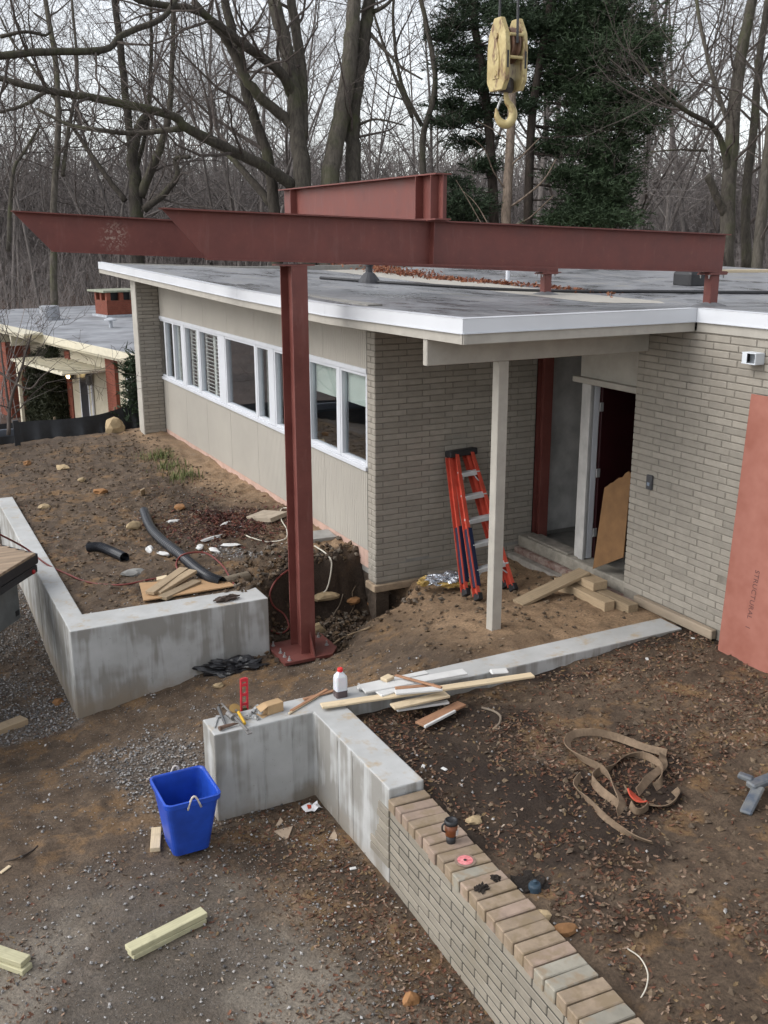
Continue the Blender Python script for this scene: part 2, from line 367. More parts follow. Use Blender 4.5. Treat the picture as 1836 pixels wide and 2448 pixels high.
# ------------------------------------------------------------------ the house
M_PAINT = mat('taupe_paint', (.385, .36, .315), .75, .12, 5, .08, 90)
M_SIDE = mat('siding_paint', (.375, .348, .303), .75, .06, 1.2, .12, 120)
M_WHITE = mat('white_trim', (.57, .585, .615), .45, .06, 3, .04, 60)
M_FASC = mat('white_metal_fascia', (.60, .615, .64), .35, .07, 1.2, .03, 20, spec=.5)
M_PINK = mat('pink_foundation', (.46, .31, .25), .85, .2, 6)
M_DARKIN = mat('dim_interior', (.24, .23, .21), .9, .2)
M_PLAST = mat('bare_plaster', (.50, .49, .47), .9, .3, 3, .3, 40)
M_STEELRED = None
def brick_mat(name, c, var, dirt=None, dw=(.52, .7, .75)):
    a = NT(name); p = a.pos(); oi = a.n('ObjectInfo')
    n = a.noise(p, 9, 6, .7); cc = a.ramp(n, (.25, dk(c, 1 - var)), (.75, dk(c, 1 + var * .5)))
    cc = a.mix(1, cc, a.ramp(oi.outputs['Random'], (0, .87), (1, 1.1)), 'MULTIPLY')
    if dirt: cc = a.mix(a.ramp(a.noise(p, 2.2 if dw[0] > .5 else 7, 5, .7), (dw[0], 0.), (dw[1], dw[2])), cc, dirt)
    a.col(cc); a.rough(.8); a.b.inputs['Specular IOR Level'].default_value = .3
    a.bump(a.noise(p, 70, 4, .7), .35, .004); return a.m
M_BRICK = brick_mat('painted_brick', (.305, .278, .236), .14, (.275, .248, .208))
M_MORTAR = mat('painted_mortar', (.212, .191, .16), .9, .25, 10, .4, 80)
BL, BH, BJ = .3048, .0677, .010
_bm = {}
def brick_mesh(L, m, key):
    """a brick L long lying along local x, its face towards local -y"""
    k = (round(L, 3), key)
    if k not in _bm:
        me = MB().cbox((0, 0, 0), (L - BJ, .09, BH - BJ), .0045); d = bpy.data.meshes.new('brick')
        d.from_pydata(me.v, [], me.f); d.update(); d.materials.append(m); _bm[k] = d
    return _bm[k]
class Bricks:
    """lays running-bond courses; the first ones as single bricks, the rest into one joined mass"""
    def __init__(s, parent, m, key, quota): s.p = parent; s.m = m; s.k = key; s.q = quota; s.rest = MB()
    def wall(s, org, dx, nrm, length, z0, z1, stuff=False, off=0, holes=(), close=True):
        dx = V(dx); nrm = V(nrm); r = random.Random(len(s.rest.v) + int(length * 100)); n = 0; z = z0
        while z < z1 - .02:
            h = min(BH, z1 - z)
            u = -BL / 2 if (n + off) % 2 else 0.
            if close and (n + off) % 2: u = -BL * .667
            while u < length - .01:
                a_, b_ = max(u, 0), min(u + BL, length); u += BL
                if b_ - a_ < .03: continue
                for hx0, hx1, hz0, hz1 in holes:
                    if a_ < hx1 and b_ > hx0 and z < hz1 and z + h > hz0:
                        if hx0 - a_ > b_ - hx1: b_ = hx0
                        else: a_ = hx1
                if b_ - a_ < .03: continue
                o = V(org) + dx * (a_ + BJ / 2) + V((0, 0, z + BJ / 2)) - nrm * 0
                M = frame(o + nrm * r.uniform(-.0015, .0015), dx, z=(0, 0, 1))
                if M.col[1].xyz.dot(nrm) > 0: M = M @ Matrix.Translation((b_ - a_ - BJ, 0, 0)) @ Matrix.Rotation(math.pi, 4, 'Z')
                if not stuff and s.q > 0 and h > BH * .9:
                    s.q -= 1; inst('brick', brick_mesh(b_ - a_, s.m, s.k), s.p, M)
                else: s.rest.cbox((0, 0, 0), (b_ - a_ - BJ, .09, h - BJ), .004, M)
            z += BH; n += 1
    def done(s):
        if s.rest.v: kind(s.rest.build('brick_courses', s.m, s.p), 'stuff')
house = thing('house', 'low flat-roofed house of taupe siding and painted brick with ribbon windows', 'house')
ZE = ([-9, -2.85, .3, 3, 11.2, 14], [3.29, 3.28, 3.238, 3.27, 3.43, 3.45])
def ze(y): return float(np.interp(y, *ZE))
# ---- brick walls
bw = MB()
bw.box((.0, .012, -.02), (2.2, .2, 3.04)); bw.box((.012, .0121, -.02), (.1, .199, 3.04))
pw = MB().box((.008, .008, -.03), (2.19, .2, 3.04)).build('porch_brick_wall', M_MORTAR, house)
rw = MB().box((1.9575, -8, -.2), (2.2, -2.06, 3.08)).build('entry_brick_wall', M_MORTAR, house)
wp = MB().box((-.408, 9.012, -.3), (.1, 9.34, 3.2)).build('wing_wall', M_MORTAR, house)
B = Bricks(rw, M_BRICK, 'p', 300)
VENT = (3.437 - 2.05 - .06, 3.437 - 2.05 + .075, .755, .79)
for stf, L0 in ((False, 2.15),):
    B.wall((1.95, -2.05, 0), (0, -1, 0), (-1, 0, 0), 2.16, .28, 3.085, holes=[VENT])
B.wall((1.95, -4.21, 0), (0, -1, 0), (-1, 0, 0), 3.7, .28, 3.085, stuff=True); B.done()
B = Bricks(pw, M_BRICK, 'p', 0 + 300)
B.wall((0, 0, 0), (1, 0, 0), (0, -1, 0), 2.2, 0, 2.96)
B.wall((0, .2, 0), (0, -1, 0), (-1, 0, 0), .2 - .0, 0, 3.03, stuff=True, off=1); B.done()
B = Bricks(wp, M_BRICK, 'p', 90)
B.wall((-.42, 9.0, .15), (1, 0, 0), (0, -1, 0), .42, 0, 2.98); B.done()
MB().cbox((-.43, 9.0, .1), (-.40, 9.35, 3.2), .004).build('wing_wall_end', M_PAINT, house)
# exposed stub of footing under the brick corner
MB().cbox((-.03, -.03, -.11), (.75, .22, -.02), .01).build('footing', mat('old_footing', (.33, .25, .17), .9, .35, 8, .5, 30), house)
MB().cbox((.7, -.06, -.05), (2.2, .03, .035), .012).build('footing', mat('old_curb', (.32, .28, .23), .9, .35, 8, .5, 30), house)
# ---- siding wall with ribbon windows
def siding(y0, y1, z0, z1):
    mb = MB(); pr = []; y = y0 + .003
    while y < y1 - .012:
        e = min(y + .0425, y1 - .003); pr += [(y, 0), (e, 0)]
        if e + .009 < y1 - .003: pr += [(e + .0015, .007), (e + .007, .007)]
        y = e + .0085
    n = len(pr); mb.add([(q[1], q[0], z0) for q in pr] + [(q[1], q[0], z1) for q in pr], [(k, k + 1, n + k + 1, n + k) for k in range(n - 1)])
    mb.box((.008, y0, z0), (.02, y1, z1)); return mb.build('siding_panel', M_SIDE, house)
ys = [.2]
while ys[-1] < 9.0: ys.append(min(ys[-1] + 1.22, 9.0))
for p0, p1 in zip(ys, ys[1:]):
    siding(p0 + .002, p1 - .002, .35, 1.31); siding(p0 + .002, p1 - .002, 2.48, 3.12)
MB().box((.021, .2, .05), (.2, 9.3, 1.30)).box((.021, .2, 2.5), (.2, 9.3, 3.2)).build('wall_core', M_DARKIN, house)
MB().box((.005, .2, .13), (.02, 9.0, .345)).build('foundation_band', M_PINK, house)
MB().box((.03, .05, -.8), (.2, 9.3, .049)).build('foundation', mat('earthy_footing', (.075, .055, .04), .95, .4, 6, .8, 25, bd=.03), house)
MB().cbox((-.028, .19, 1.31), (.12, 9.33, 1.36), .004).build('window_sill', M_WHITE, house)
MB().cbox((-.018, .19, 2.435), (.12, 9.33, 2.49), .004).build('window_head', M_WHITE, house)
def glass_mat():
    a = NT('window_glass'); t = a.t; tr = a.n('BsdfTransparent', Color=(.86, .9, .89, 1)); gl = a.n('BsdfGlossy', Roughness=.02, Color=(.9, .95, 1, 1))
    fr = a.n('LayerWeight', Blend=.5); mx = a.n('MixShader'); a.l(a.math('ADD', a.math('MULTIPLY', a.math('POWER', fr.outputs[1], 3.0), .85), .12), mx.inputs[0]); a.l(tr.outputs[0], mx.inputs[1]); a.l(gl.outputs[0], mx.inputs[2])
    a.l(mx.outputs[0], t.nodes['Material Output'].inputs[0]); return a.m
M_GLASS = glass_mat()
M_BLIND = mat('roller_shade', (.55, .60, .56), .8, .08, 2, .05); M_SHUT = mat('white_shutter', (.72, .72, .70), .6, .08); M_CURT = mat('grey_curtain', (.42, .42, .41), .9, .3, 8)
wins = [(9.30, 8.72, 0), (8.72, 8.16, 3), (8.16, 7.62, 3), (7.43, 6.66, 2), (6.58, 5.54, 2), (5.22, 3.86, 0), (3.80, 3.30, 3), (3.10, 2.55, 3), (2.42, 1.98, 3), (1.88, 1.0, 1), (.92, .20, 1)]
for y1, y0, kd in wins:
    fr = MB(); t = .038
    for a_, b_ in (((y0, 1.36), (y1, 1.36 + t)), ((y0, 2.435 - t), (y1, 2.435)), ((y0, 1.36 + t), (y0 + t, 2.435 - t)), ((y1 - t, 1.36 + t), (y1, 2.435 - t))):
        fr.cbox((.0, a_[0], a_[1]), (.07, b_[0], b_[1]), .004)
    w = fr.build('window', M_WHITE, house)
    MB().add([(.046, y1 - t, 1.36 + t), (.046, y0 + t, 1.36 + t), (.046, y0 + t, 2.435 - t), (.046, y1 - t, 2.435 - t)], [(0, 1, 2, 3)]).build('pane', M_GLASS, w)
    if kd == 1: MB().box((.09, y0 + .01, 2.02), (.094, y1 - .01, 2.42)).build('roller_shade', M_BLIND, w)
    if kd == 3: MB().box((.14, y0 + .02, 1.37), (.15, y1 - .02, 2.43)).build('curtain', M_CURT, w)
    if kd == 2:
        ym = (y0 + y1) / 2
        for p0, p1 in ((y0 + .05, ym), (ym, y1 - .05)):
            s = MB()
            for q0, q1 in ((p0, p0 + .05), (p1 - .05, p1)): s.box((.10, q0, 1.38), (.125, q1, 2.42))
            s.build('shutter_stile', M_SHUT, w); z = 1.42
            while z < 2.38:
                MB().bar((.112, p0 + .05, z), (.112, p1 - .05, z), .055, .008, (.55, 0, .8)).build('louver', M_SHUT, w); z += .062
post = MB()
for y0, y1 in ((7.43, 7.62), (6.58, 6.66), (5.22, 5.54), (3.80, 3.86), (3.10, 3.30), (2.42, 2.55), (1.88, 1.98), (.92, 1.0), (9.30, 9.36)):
    MB().cbox((-.006, y0 + .002, 1.362), (.09, y1 - .002, 2.433), .004).build('mullion', M_WHITE, house)
# ---- interior shell: keeps the rooms dim
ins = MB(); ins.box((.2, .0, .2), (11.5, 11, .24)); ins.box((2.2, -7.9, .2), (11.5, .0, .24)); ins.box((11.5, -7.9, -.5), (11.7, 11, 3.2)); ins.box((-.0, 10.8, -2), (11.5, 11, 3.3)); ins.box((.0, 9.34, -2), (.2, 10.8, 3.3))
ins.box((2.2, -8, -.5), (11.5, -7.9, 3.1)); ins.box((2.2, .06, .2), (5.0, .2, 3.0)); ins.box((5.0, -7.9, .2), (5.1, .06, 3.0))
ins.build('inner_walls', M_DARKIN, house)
MB().box((2.3, .035, .3), (3.4, .058, 2.9)).build('plaster_wall', M_PLAST, house)
# ---- entry: steel corner post, side opening, door
M_PRIMER = None
def primer():
    a = NT('red_oxide_primer'); p = a.pos(); n = a.noise(p, 3.5, 7, .7); c = a.ramp(n, (.3, (.124, .034, .027)), (.7, (.175, .055, .044)))
    st = a.noise(a.mapping(p, (6, 6, .9)), 1.6, 6, .75); c = a.mix(a.ramp(st, (.58, 0.), (.76, .4)), c, (.215, .10, .082))
    c = a.mix(a.ramp(a.noise(p, 14, 6, .8), (.62, 0.), (.72, .55)), c, (.20, .085, .055))
    c = a.mix(a.ramp(a.noise(p, 2.1, 3, .7), (.6, 0.), (.7, .45)), c, (.095, .03, .027))
    dv = a.n('VectorMath', _operation='DISTANCE'); a.l(p, dv.inputs[0]); dv.inputs[1].default_value = (-2.07, 3.05, 3.93)      # scraped patch on the far beam
    c = a.mix(a.math('MULTIPLY', a.ramp(dv.outputs['Value'], (.06, 1.), (.22, 0.)), a.ramp(a.noise(p, 30, 3, .7), (.5, 0.), (.58, .9))), c, (.36, .27, .22))
    a.col(c); a.rough(a.ramp(n, (.3, .48), (.7, .7))); a.b.inputs['Specular IOR Level'].default_value = .45; a.bump(a.noise(p, 55, 4), .12, .003); return a.m
M_PRIMER = primer()
def wbeam(mb, p, q, depth, bf, tf, tw, up=(0, 0, 1), cut=None):
    """wide-flange section from p to q (centre line)"""
    p, q = V(p), V(q); d = (q - p).normalized(); sd = d.cross(V(up)).normalized(); u = sd.cross(d); h = depth / 2
    prof = [(-bf / 2, -h), (bf / 2, -h), (bf / 2, -h + tf), (tw / 2, -h + tf), (tw / 2, h - tf), (bf / 2, h - tf), (bf / 2, h), (-bf / 2, h), (-bf / 2, h - tf), (-tw / 2, h - tf), (-tw / 2, -h + tf), (-bf / 2, -h + tf)]
    vs = []
    for e, o in ((0, p), (1, q)):
        for x, y in prof:
            sh = 0
            if cut and e == 0: sh = cut * (.5 - y / depth)      # slanted end: the bottom starts later
            vs.append(o + sd * x + u * y + d * sh)
    n = len(prof); f = [(k, (k + 1) % n, n + (k + 1) % n, n + k) for k in range(n)]
    for b in (0, n):
        for quad in ((0, 1, 2, 11), (11, 2, 3, 10), (10, 3, 4, 9), (9, 4, 5, 8), (8, 5, 6, 7)):
            f.append(tuple(b + k for k in (quad if b else quad[::-1])))
    return mb.add(vs, f)
wbeam(MB(), (2.29, -.04, .2), (2.29, -.04, 2.98), .15, .13, .012, .009, (0, 1, 0)).build('steel_corner_post', M_PRIMER, house)
M_JAMB = mat('painted_jamb', (.47, .46, .44), .6, .2, 4)
MB().cbox((2.07, -1.18, .33), (2.2, -1.03, 2.36), .006).cbox((2.05, -1.21, .33), (2.085, -1.13, 2.35), .004).build('door_jamb', M_JAMB, house)
MB().cbox((2.03, -2.05, 2.355), (2.2, -.9, 2.42), .006).build('door_head_trim', M_PAINT, house)
MB().box((2.1, -2.06, 2.42), (2.2, -.96, 3.08)).build('header_panel', M_PAINT, house)
M_DOOR = mat('red_door', (.026, .0035, .005), .45, .15)
dr = MB().cbox((2.2, -1.235, .34), (3.09, -1.19, 2.35), .004).build('door', M_DOOR, house)
for z in (.6, 1.3, 2.05): MB().cbox((2.165, -1.245, z), (2.215, -1.232, z + .1), .002).build('hinge', mat('zinc_hinge', (.6, .6, .6), .4, .1, metal=.6), dr)
MB().cbox((2.12, -1.2, .335), (2.19, -1.185, 2.35), .003).build('weather_strip', M_WHITE, house)
MB().cbox((1.98, -2.05, .19), (2.22, -.02, .33), .012).build('entry_ledge', mat('ledge_masonry', (.30, .275, .23), .9, .3, 9, .4, 40), house)
MB().cbox((2.0, -1.0, .331), (2.2, -.2, .36), .008).build('entry_sill', mat('muddy_sill', (.26, .235, .2), .9, .35, 8, .4, 40), house)
lb = Bricks(house, M_BRICK, 'p', 0)
MB().cbox((1.93, -2.5, .11), (2.1, -.02, .189), .008).build('brick_soldier_band', mat('broken_red_brick', (.27, .12, .09), .9, .45, 12, .5, 30, c2=(.36, .3, .26)), house)
MB().cbox((1.84, -2.45, -.2), (2.1, -.0, .11), .012).build('entry_curb', mat('entry_curb_concrete', (.36, .33, .29), .9, .3, 7, .4, 40), house)
MB().cbox((1.88, -3.42, .19), (1.947, -2.3, .285), .008).build('base_board', mat('weathered_board', (.28, .225, .165), .9, .35, 6, .4, 40, stretch=(1, .15, 1)), house)
# ---- porch beam and post
MB().cbox((-.587, -2.207, 2.822), (1.95, -2.132, 3.06), .006).build('porch_beam', M_PAINT, house)
MB().cbox((.178, -2.207, .12), (.288, -2.1, 2.822), .005).build('porch_post', M_PAINT, house)
# ---- roof
RX0, RX1, RY0, RY1, RXI, RYB = -.615, 11.9, -2.847, 11.17, 1.93, -8.2
def rz(x, y):
    if y < RY0: s = x - RXI
    elif x < RXI: s = min(x - RX0, y - RY0)
    else: s = min(x - RX0, math.hypot(x - RXI, y - RY0))
    return ze(y) - .03 - .04 * min(s, 5, max(0, 5 + (5 - x + RX0) * .5) if x > 5 else 9)
rm = MB(); X_ = [RX0, -.3, .1, .6, 1.1, 1.6, RXI] + [RXI + k * .5 for k in range(1, 20)] + [RX1]; Y_ = [RYB, -7, -6, -5, -4, -3.4, RY0] + [RY0 + k * .45 for k in range(1, 31)] + [RY1]
Y_ = sorted(set(y for y in Y_ if y <= RY1)); id_ = {}
def rv(i, j):
    if (i, j) not in id_: id_[(i, j)] = len(rm.v); rm.v.append((X_[i], Y_[j], rz(X_[i], Y_[j])))
    return id_[(i, j)]
for i in range(len(X_) - 1):
    for j in range(len(Y_) - 1):
        if Y_[j] < RY0 - .001 and X_[i] < RXI - .001: continue
        rm.f.append((rv(i, j), rv(i + 1, j), rv(i + 1, j + 1), rv(i, j + 1)))
a = NT('roof_membrane'); p = a.pos(); pm = a.mapping(p, (1, .45, 1)); n = a.noise(pm, 1.3, 6, .7, .4)
c = a.ramp(a.math('ADD', a.math('MULTIPLY', n, .6), a.math('MULTIPLY', a.noise(a.mapping(p, (.5, 1.6, 1)), 2.6, 3, .75, .5), .4)), (.37, (.055, .055, .055)), (.43, (.15, .15, .155)), (.52, (.235, .237, .25)), (.64, (.25, .24, .22)))
c = a.mix(1, c, a.ramp(a.noise(p, 30, 4), (.3, .8), (.7, 1.15)), 'MULTIPLY'); a.col(c); a.rough(a.ramp(n, (.35, .2), (.6, .48))); a.bump(a.noise(p, 90, 3), .2, .004)
roof = rm.build('roof', a.m, house, True)
def edge(pts, o0, o1, name, m, z_hi, z_lo, par, seam=3.05, extra=None):
    """strip along the roof edge; pts = polyline, o0/o1 outward offset range; butt-jointed lengths"""
    for (x0, y0), (x1, y1) in zip(pts, pts[1:]):
        L = math.hypot(x1 - x0, y1 - y0); k = max(1, round(L / seam)); nx_, ny_ = (y1 - y0) / L, -(x1 - x0) / L
        for i in range(k):
            mb = MB(); ta, tb = i / k, (i + 1) / k; q = 0.0012
            A = V((x0 + (x1 - x0) * ta, y0 + (y1 - y0) * ta, 0)); Bq = V((x0 + (x1 - x0) * tb, y0 + (y1 - y0) * tb, 0)); d = (Bq - A).normalized() * q; A += d; Bq -= d; N = V((nx_, ny_, 0))
            vs = []
            for P in (A, Bq):
                zz = ze(P.y)
                for o_, h_ in ((o0, z_lo), (o1, z_lo), (o1, z_hi), (o0, z_hi)): vs.append(P + N * o_ + V((0, 0, zz + h_)))
            mb.add(vs, ((0, 1, 2, 3)[::-1], (4, 5, 6, 7), (0, 1, 5, 4), (1, 2, 6, 5), (2, 3, 7, 6), (3, 0, 4, 7))); mb.build(name, m, par)
outl = [(RX0, RY1), (RX0, RY0), (RXI, RY0), (RXI, RYB)]
outl = [(-p[0], p[1]) for p in outl]; outl = [(-p[0], p[1]) for p in outl]
edge(outl, .012 * -1 - .0, -.045 + .0 * 0, 'frieze', M_PAINT, -.125, -.21, roof)
edge(outl, .0, -.008, 'fascia', M_FASC, .0, -.118, roof)
edge(outl, .012, -.012, 'drip_edge', M_FASC, -.119, -.124, roof)
edge(outl, .004, -.09, 'gravel_stop', M_FASC, .004, .0005, roof)
rf = MB(); xs_ = [RX0 + (RX1 - RX0) * k / 14 for k in range(15)]
for q0, q1 in zip(xs_, xs_[1:]): rf.add([(q0, RY1, rz(q0, RY1) + .02), (q1, RY1, rz(q1, RY1) + .02), (q1, RY1, rz(q1, RY1) - .2), (q0, RY1, rz(q0, RY1) - .2)], [(0, 1, 2, 3)])
rf.build('rear_fascia', M_PAINT, roof)
so = MB()
for x0, x1, y0, y1 in ((RX0 + .03, RX1, RY0 + .03, RY1 - .03), (RXI + .03, RX1, RYB, RY0 + .03)):
    yy = [y0 + (y1 - y0) * k / 12 for k in range(13)]
    for q0, q1 in zip(yy, yy[1:]): so.add([(x0, q0, ze(q0) - .205), (x1, q0, ze(q0) - .24), (x1, q1, ze(q1) - .24), (x0, q1, ze(q1) - .205)], [(0, 1, 2, 3)])
so.build('soffit', M_PAINT, house)
# ---- fittings on the entry wall
ab = thing('alarm_siren', 'small pale grey boxy alarm siren mounted high on the entry brick wall', 'siren', (1.95, -3.577, 2.9))
M_PALE = mat('pale_plastic', (.62, .65, .68), .5, .08); M_BLK = mat('black_plastic', (.02, .02, .022), .5, .2)
s = MB()
for q in (((-.11, -.1, -.05), (0, .06, -.042)), ((-.11, -.1, .042), (0, .06, .05)), ((-.11, -.1, -.042), (0, -.092, .042)), ((-.02, -.092, -.042), (0, .06, .042)), ((-.11, .0, -.042), (-.102, .055, .042))): s.cbox(*q, .002)
s.build('housing', M_PALE, ab); MB().box((-.1, .045, -.04), (-.02, .05, .04)).build('grille', M_BLK, ab)
MB().lathe([(.005, 0), (.022, .004), (.02, .016), (.004, .02)], 14, M=frame((-.055, .05, 0), (1, 0, 0), z=(0, 1, 0))).build('horn', M_PALE, ab)
sw = thing('intercom_box', 'dark grey call box fixed to the entry brick wall beside the doorway', 'call box', (1.95, -2.366, 1.515))
MB().cbox((-.03, -.04, -.075), (0, .04, .075), .005).build('cover', mat('dark_grey_metal', (.07, .07, .075), .45, .2), sw)
MB().cbox((-.036, -.018, -.035), (-.03, .018, .0), .002).build('button', mat('blue_grey_button', (.2, .24, .3), .4, .1), sw)

# ------------------------------------------------------------------ cast walls
def concrete():
    a = NT('fresh_concrete'); p = a.pos(); n = a.noise(p, 2.5, 6, .65); c = a.ramp(n, (.3, (.36, .36, .347)), (.7, (.46, .463, .455)))
    st = a.math('ADD', a.math('MULTIPLY', a.noise(a.mapping(p, (3.4, 3.4, .3)), 1.5, 3, .7, .3), .5), a.math('MULTIPLY', a.noise(p, 1.7, 3, .6), .5))                     # damp streaks running down the faces
    ns = a.n('NewGeometry'); sx = a.n('SeparateXYZ'); a.l(ns.outputs['Normal'], sx.inputs[0]); up = a.math('GREATER_THAN', sx.outputs[2], .7)
    wet = a.ramp(st, (.455, 0.), (.53, .78)); side = a.math('SUBTRACT', 1, up)
    c = a.mix(a.math('MULTIPLY', wet, side), c, (.205, .192, .167))
    sz = a.n('SeparateXYZ'); a.l(p, sz.inputs[0]); c = a.mix(a.math('MULTIPLY', a.ramp(a.math('ADD', a.math('MULTIPLY', sz.outputs[2], -1), a.math('MULTIPLY', a.noise(p, 5, 3, .7), .35)), (.58, 0.), (.82, .7)), side), c, (.24, .185, .125))   # soil splash low down
    dust = a.ramp(a.noise(p, 4.5, 6, .75), (.55, 0.), (.7, .8)); c = a.mix(a.math('MULTIPLY', dust, up), c, (.37, .29, .19))
    pits = a.noise(p, 60, 2, .5); c = a.mix(a.ramp(pits, (.70, 0.), (.74, .6)), c, (.2, .19, .17))
    a.col(c); a.rough(.8); a.bump(a.math('ADD', a.noise(p, 90, 3), a.math('MULTIPLY', a.noise(p, 12, 4), 2)), .2, .006); return a.m
M_CONC = concrete()
def bevel(o, w=.012, seg=2):
    md = o.modifiers.new('bevel', 'BEVEL'); md.width = w; md.segments = seg; md.limit_method = 'ANGLE'; return o
cl = thing('concrete_planter_wall', 'corner-shaped poured concrete retaining wall holding the soil bed beside the siding', 'retaining wall', (-3.55, -.39, -.8))
cl.location = (0, 0, 0)
bevel(MB().prism([(-3.55, -.39), (-1.48, -.39), (-1.48, 0), (-3.345, .045), (-3.31, 5.45), (-3.545, 5.45)], -1.2, .2).build('wall_body', M_CONC, cl))
for x in (-3.02, -2.0, -1.86): MB().box((x, -.393, -1.1), (x + .008, -.39, .17)).build('form_seam', M_CONC, cl)
for y in (.75, 1.6, 3.2): MB().box((-3.553, y, -1.1), (-3.55, y + .008, .17)).build('form_seam', M_CONC, cl)
cc = thing('concrete_entry_wall', 'branching poured concrete wall with tools on top running to the entry brickwork', 'retaining wall')
bevel(MB().prism([(-2.955, -3.085), (-2.11, -3.075), (-2.11, -4.41), (-1.825, -4.41), (-1.825, -3.08), (1.84, -3.08), (1.84, -2.765), (-2.955, -2.785)], -1.1, .2).build('wall_body', M_CONC, cc))
for x in (-2.55, -2.3): MB().box((x, -3.088, -.7), (x + .006, -3.082, .17)).build('form_seam', M_CONC, cc)
for y in (-3.15, -3.55, -3.82): MB().box((-2.1135, y, -.7), (-2.11, y + .006, .17)).build('form_seam', M_CONC, cc)
# ------------------------------------------------------------------ painted brick retaining wall with rowlock coping
bwall = thing('brick_retaining_wall', 'low beige painted brick wall capped with tan bricks set on edge', 'retaining wall')
TH = math.atan2(.09, 2.2); RW0 = V((-2.11, -4.42, 0)); RD = V((-math.sin(TH), -math.cos(TH), 0)); RN = V((-math.cos(TH), math.sin(TH), 0))
Mw = frame(RW0, RD, z=(0, 0, 1))
body = MB(); LW = 3.4
body.add([RW0 - RN * o + RD * l + V((0, 0, z)) for l in (0, LW) for o, z in ((.004, -.9), (.26, -.9), (.26, .045), (.004, .045))],
         ((0, 1, 2, 3), (4, 7, 6, 5), (0, 4, 5, 1), (1, 5, 6, 2), (2, 6, 7, 3), (3, 7, 4, 0)))
wb = body.build('wall_core', mat('grey_mortar', (.05, .045, .037), .9, .3, 12, .5, 60), bwall)
M_BRICK2 = brick_mat('painted_brick_low', (.262, .234, .19), .16, (.215, .185, .138))
Bk = Bricks(wb, M_BRICK2, 'r', 300); Bk.wall(RW0, RD, RN, LW, -.7, .044, close=False); Bk.done()
# toothed end lapping onto the concrete leg
for k, (z, L) in enumerate(((-.02, .17), (-.088, .19), (-.156, .16), (-.224, .19), (-.292, .22), (-.36, .3), (-.428, .3))):
    inst('brick', brick_mesh(L, M_BRICK2, 'r'), wb, frame(RW0 + V((-.012, L - .012, z)), (0, -1, 0), z=(0, 0, 1)))
M_COPE = brick_mat('tan_brick', (.29, .222, .157), .3, (.22, .165, .105), (.47, .6, .9))
M_COPE2 = brick_mat('pink_brick', (.315, .235, .182), .25, (.24, .18, .12), (.47, .6, .9))
M_COPE3 = brick_mat('grey_painted_brick', (.29, .268, .218), .2, (.26, .2, .135), (.47, .6, .9))
cm = []
for m_ in (M_COPE, M_COPE2, M_COPE3, M_COPE):
    q = MB().cbox((0, 0, 0), (.094, .29, .088), .006); d = bpy.data.meshes.new('coping_brick'); d.from_pydata(q.v, [], q.f); d.materials.append(m_); cm.append(d)
r_ = random.Random(5)
for k in range(33):
    o = RW0 + RD * (k * .103 + .006) + RN * (.012 + r_.uniform(-.006, .006)) + V((0, 0, .046 + r_.uniform(-.003, .003)))
    inst('coping_brick', cm[r_.randrange(4)], wb, frame(o, RD, z=(0, 0, 1)) @ Matrix.Rotation(r_.uniform(-.03, .03), 4, 'Z') @ Matrix.Rotation(r_.uniform(-.02, .02), 4, 'X'))
MB().box((0, .02, .04), (LW, .262, .108), Mw).build('coping_mortar', mat('sandy_mortar', (.22, .175, .12), .95, .3, 15, .5, 60), bwall)
# ------------------------------------------------------------------ red primed steel
BD, BF, BT, BWB = .455, .19, .014, .010
M_BOLT = mat('galvanised_bolt', (.42, .42, .41), .45, .3, 20, 0, metal=.5)
def bolt(par, o, ax=(0, 0, 1), r=.018, h=.025):
    MB().lathe([(r * 1.7, 0), (r * 1.7, .004), (r, .0045), (r, h * .7), (r * .55, h * .72), (r * .55, h * 1.7)], 6, M=frame(o, V(ax).orthogonal(), z=ax)).build('bolt', M_BOLT, par)
col = thing('steel_column', 'tall dark red steel column standing on a bolted base plate in the dug pit', 'column')
wbeam(MB(), (-1.14, -.5, -.40), (-1.14, -.5, 3.655), .31, .165, .014, .010, (0, 1, 0)).build('shaft', M_PRIMER, col)
MB().prism([(-1.47, -.8), (-.92, -.8), (-.80, -.64), (-.80, -.22), (-1.47, -.22)], -.432, -.40).build('base_plate', M_PRIMER, col)
MB().box((-1.43, -.76, -.75), (-.84, -.25, -.47)).build('grout_pier', M_CONC, col)
for x, y in ((-1.41, -.52), (-1.41, -.64), (-1.40, -.75), (-1.41, -.3), (-.87, -.3), (-.88, -.55)): bolt(col, (x, y, -.40), r=.014, h=.03)
MB().prism([(0, 0), (.16, 0), (0, .2)], -.006, .006, frame((-1.222, -.60, -.399), (-1, 0, 0), z=(0, -1, 0))).build('gusset', M_PRIMER, col)
MB().prism([(0, 0), (.13, 0), (0, .24)], -.006, .006, frame((-1.12, -.657, -.399), (0, -1, 0), z=(-1, 0, 0))).build('gusset', M_PRIMER, col)
MB().box((-1.3, -.66, 3.655), (-.98, -.34, 3.668)).build('cap_plate', M_PRIMER, col)
def sbeam(name, label, p, q, cut, stiff):
    t = thing(name, label, 'steel beam'); p, q = V(p), V(q)
    wbeam(MB(), p, q, BD, BF, BT, BWB, cut=cut).build('section', M_PRIMER, t); d = (q - p).normalized(); sd = d.cross(V((0, 0, 1))).normalized(); u = sd.cross(d)
    for s in stiff:
        for sg in (-1, 1):
            o = p + d * s; MB().box((-.005, (.006 if sg > 0 else -BF / 2), -BD / 2 + BT), (.005, (BF / 2 if sg > 0 else -.006), BD / 2 - BT), frame(o, d, y=sd)).build('stiffener', M_PRIMER, t)
    return t
nb_ = sbeam('steel_beam', 'near long red steel beam with slanted end resting on the column', (-2.442, -.505, 3.962), (4.56, -.505, 3.717), .447, (2.84,))
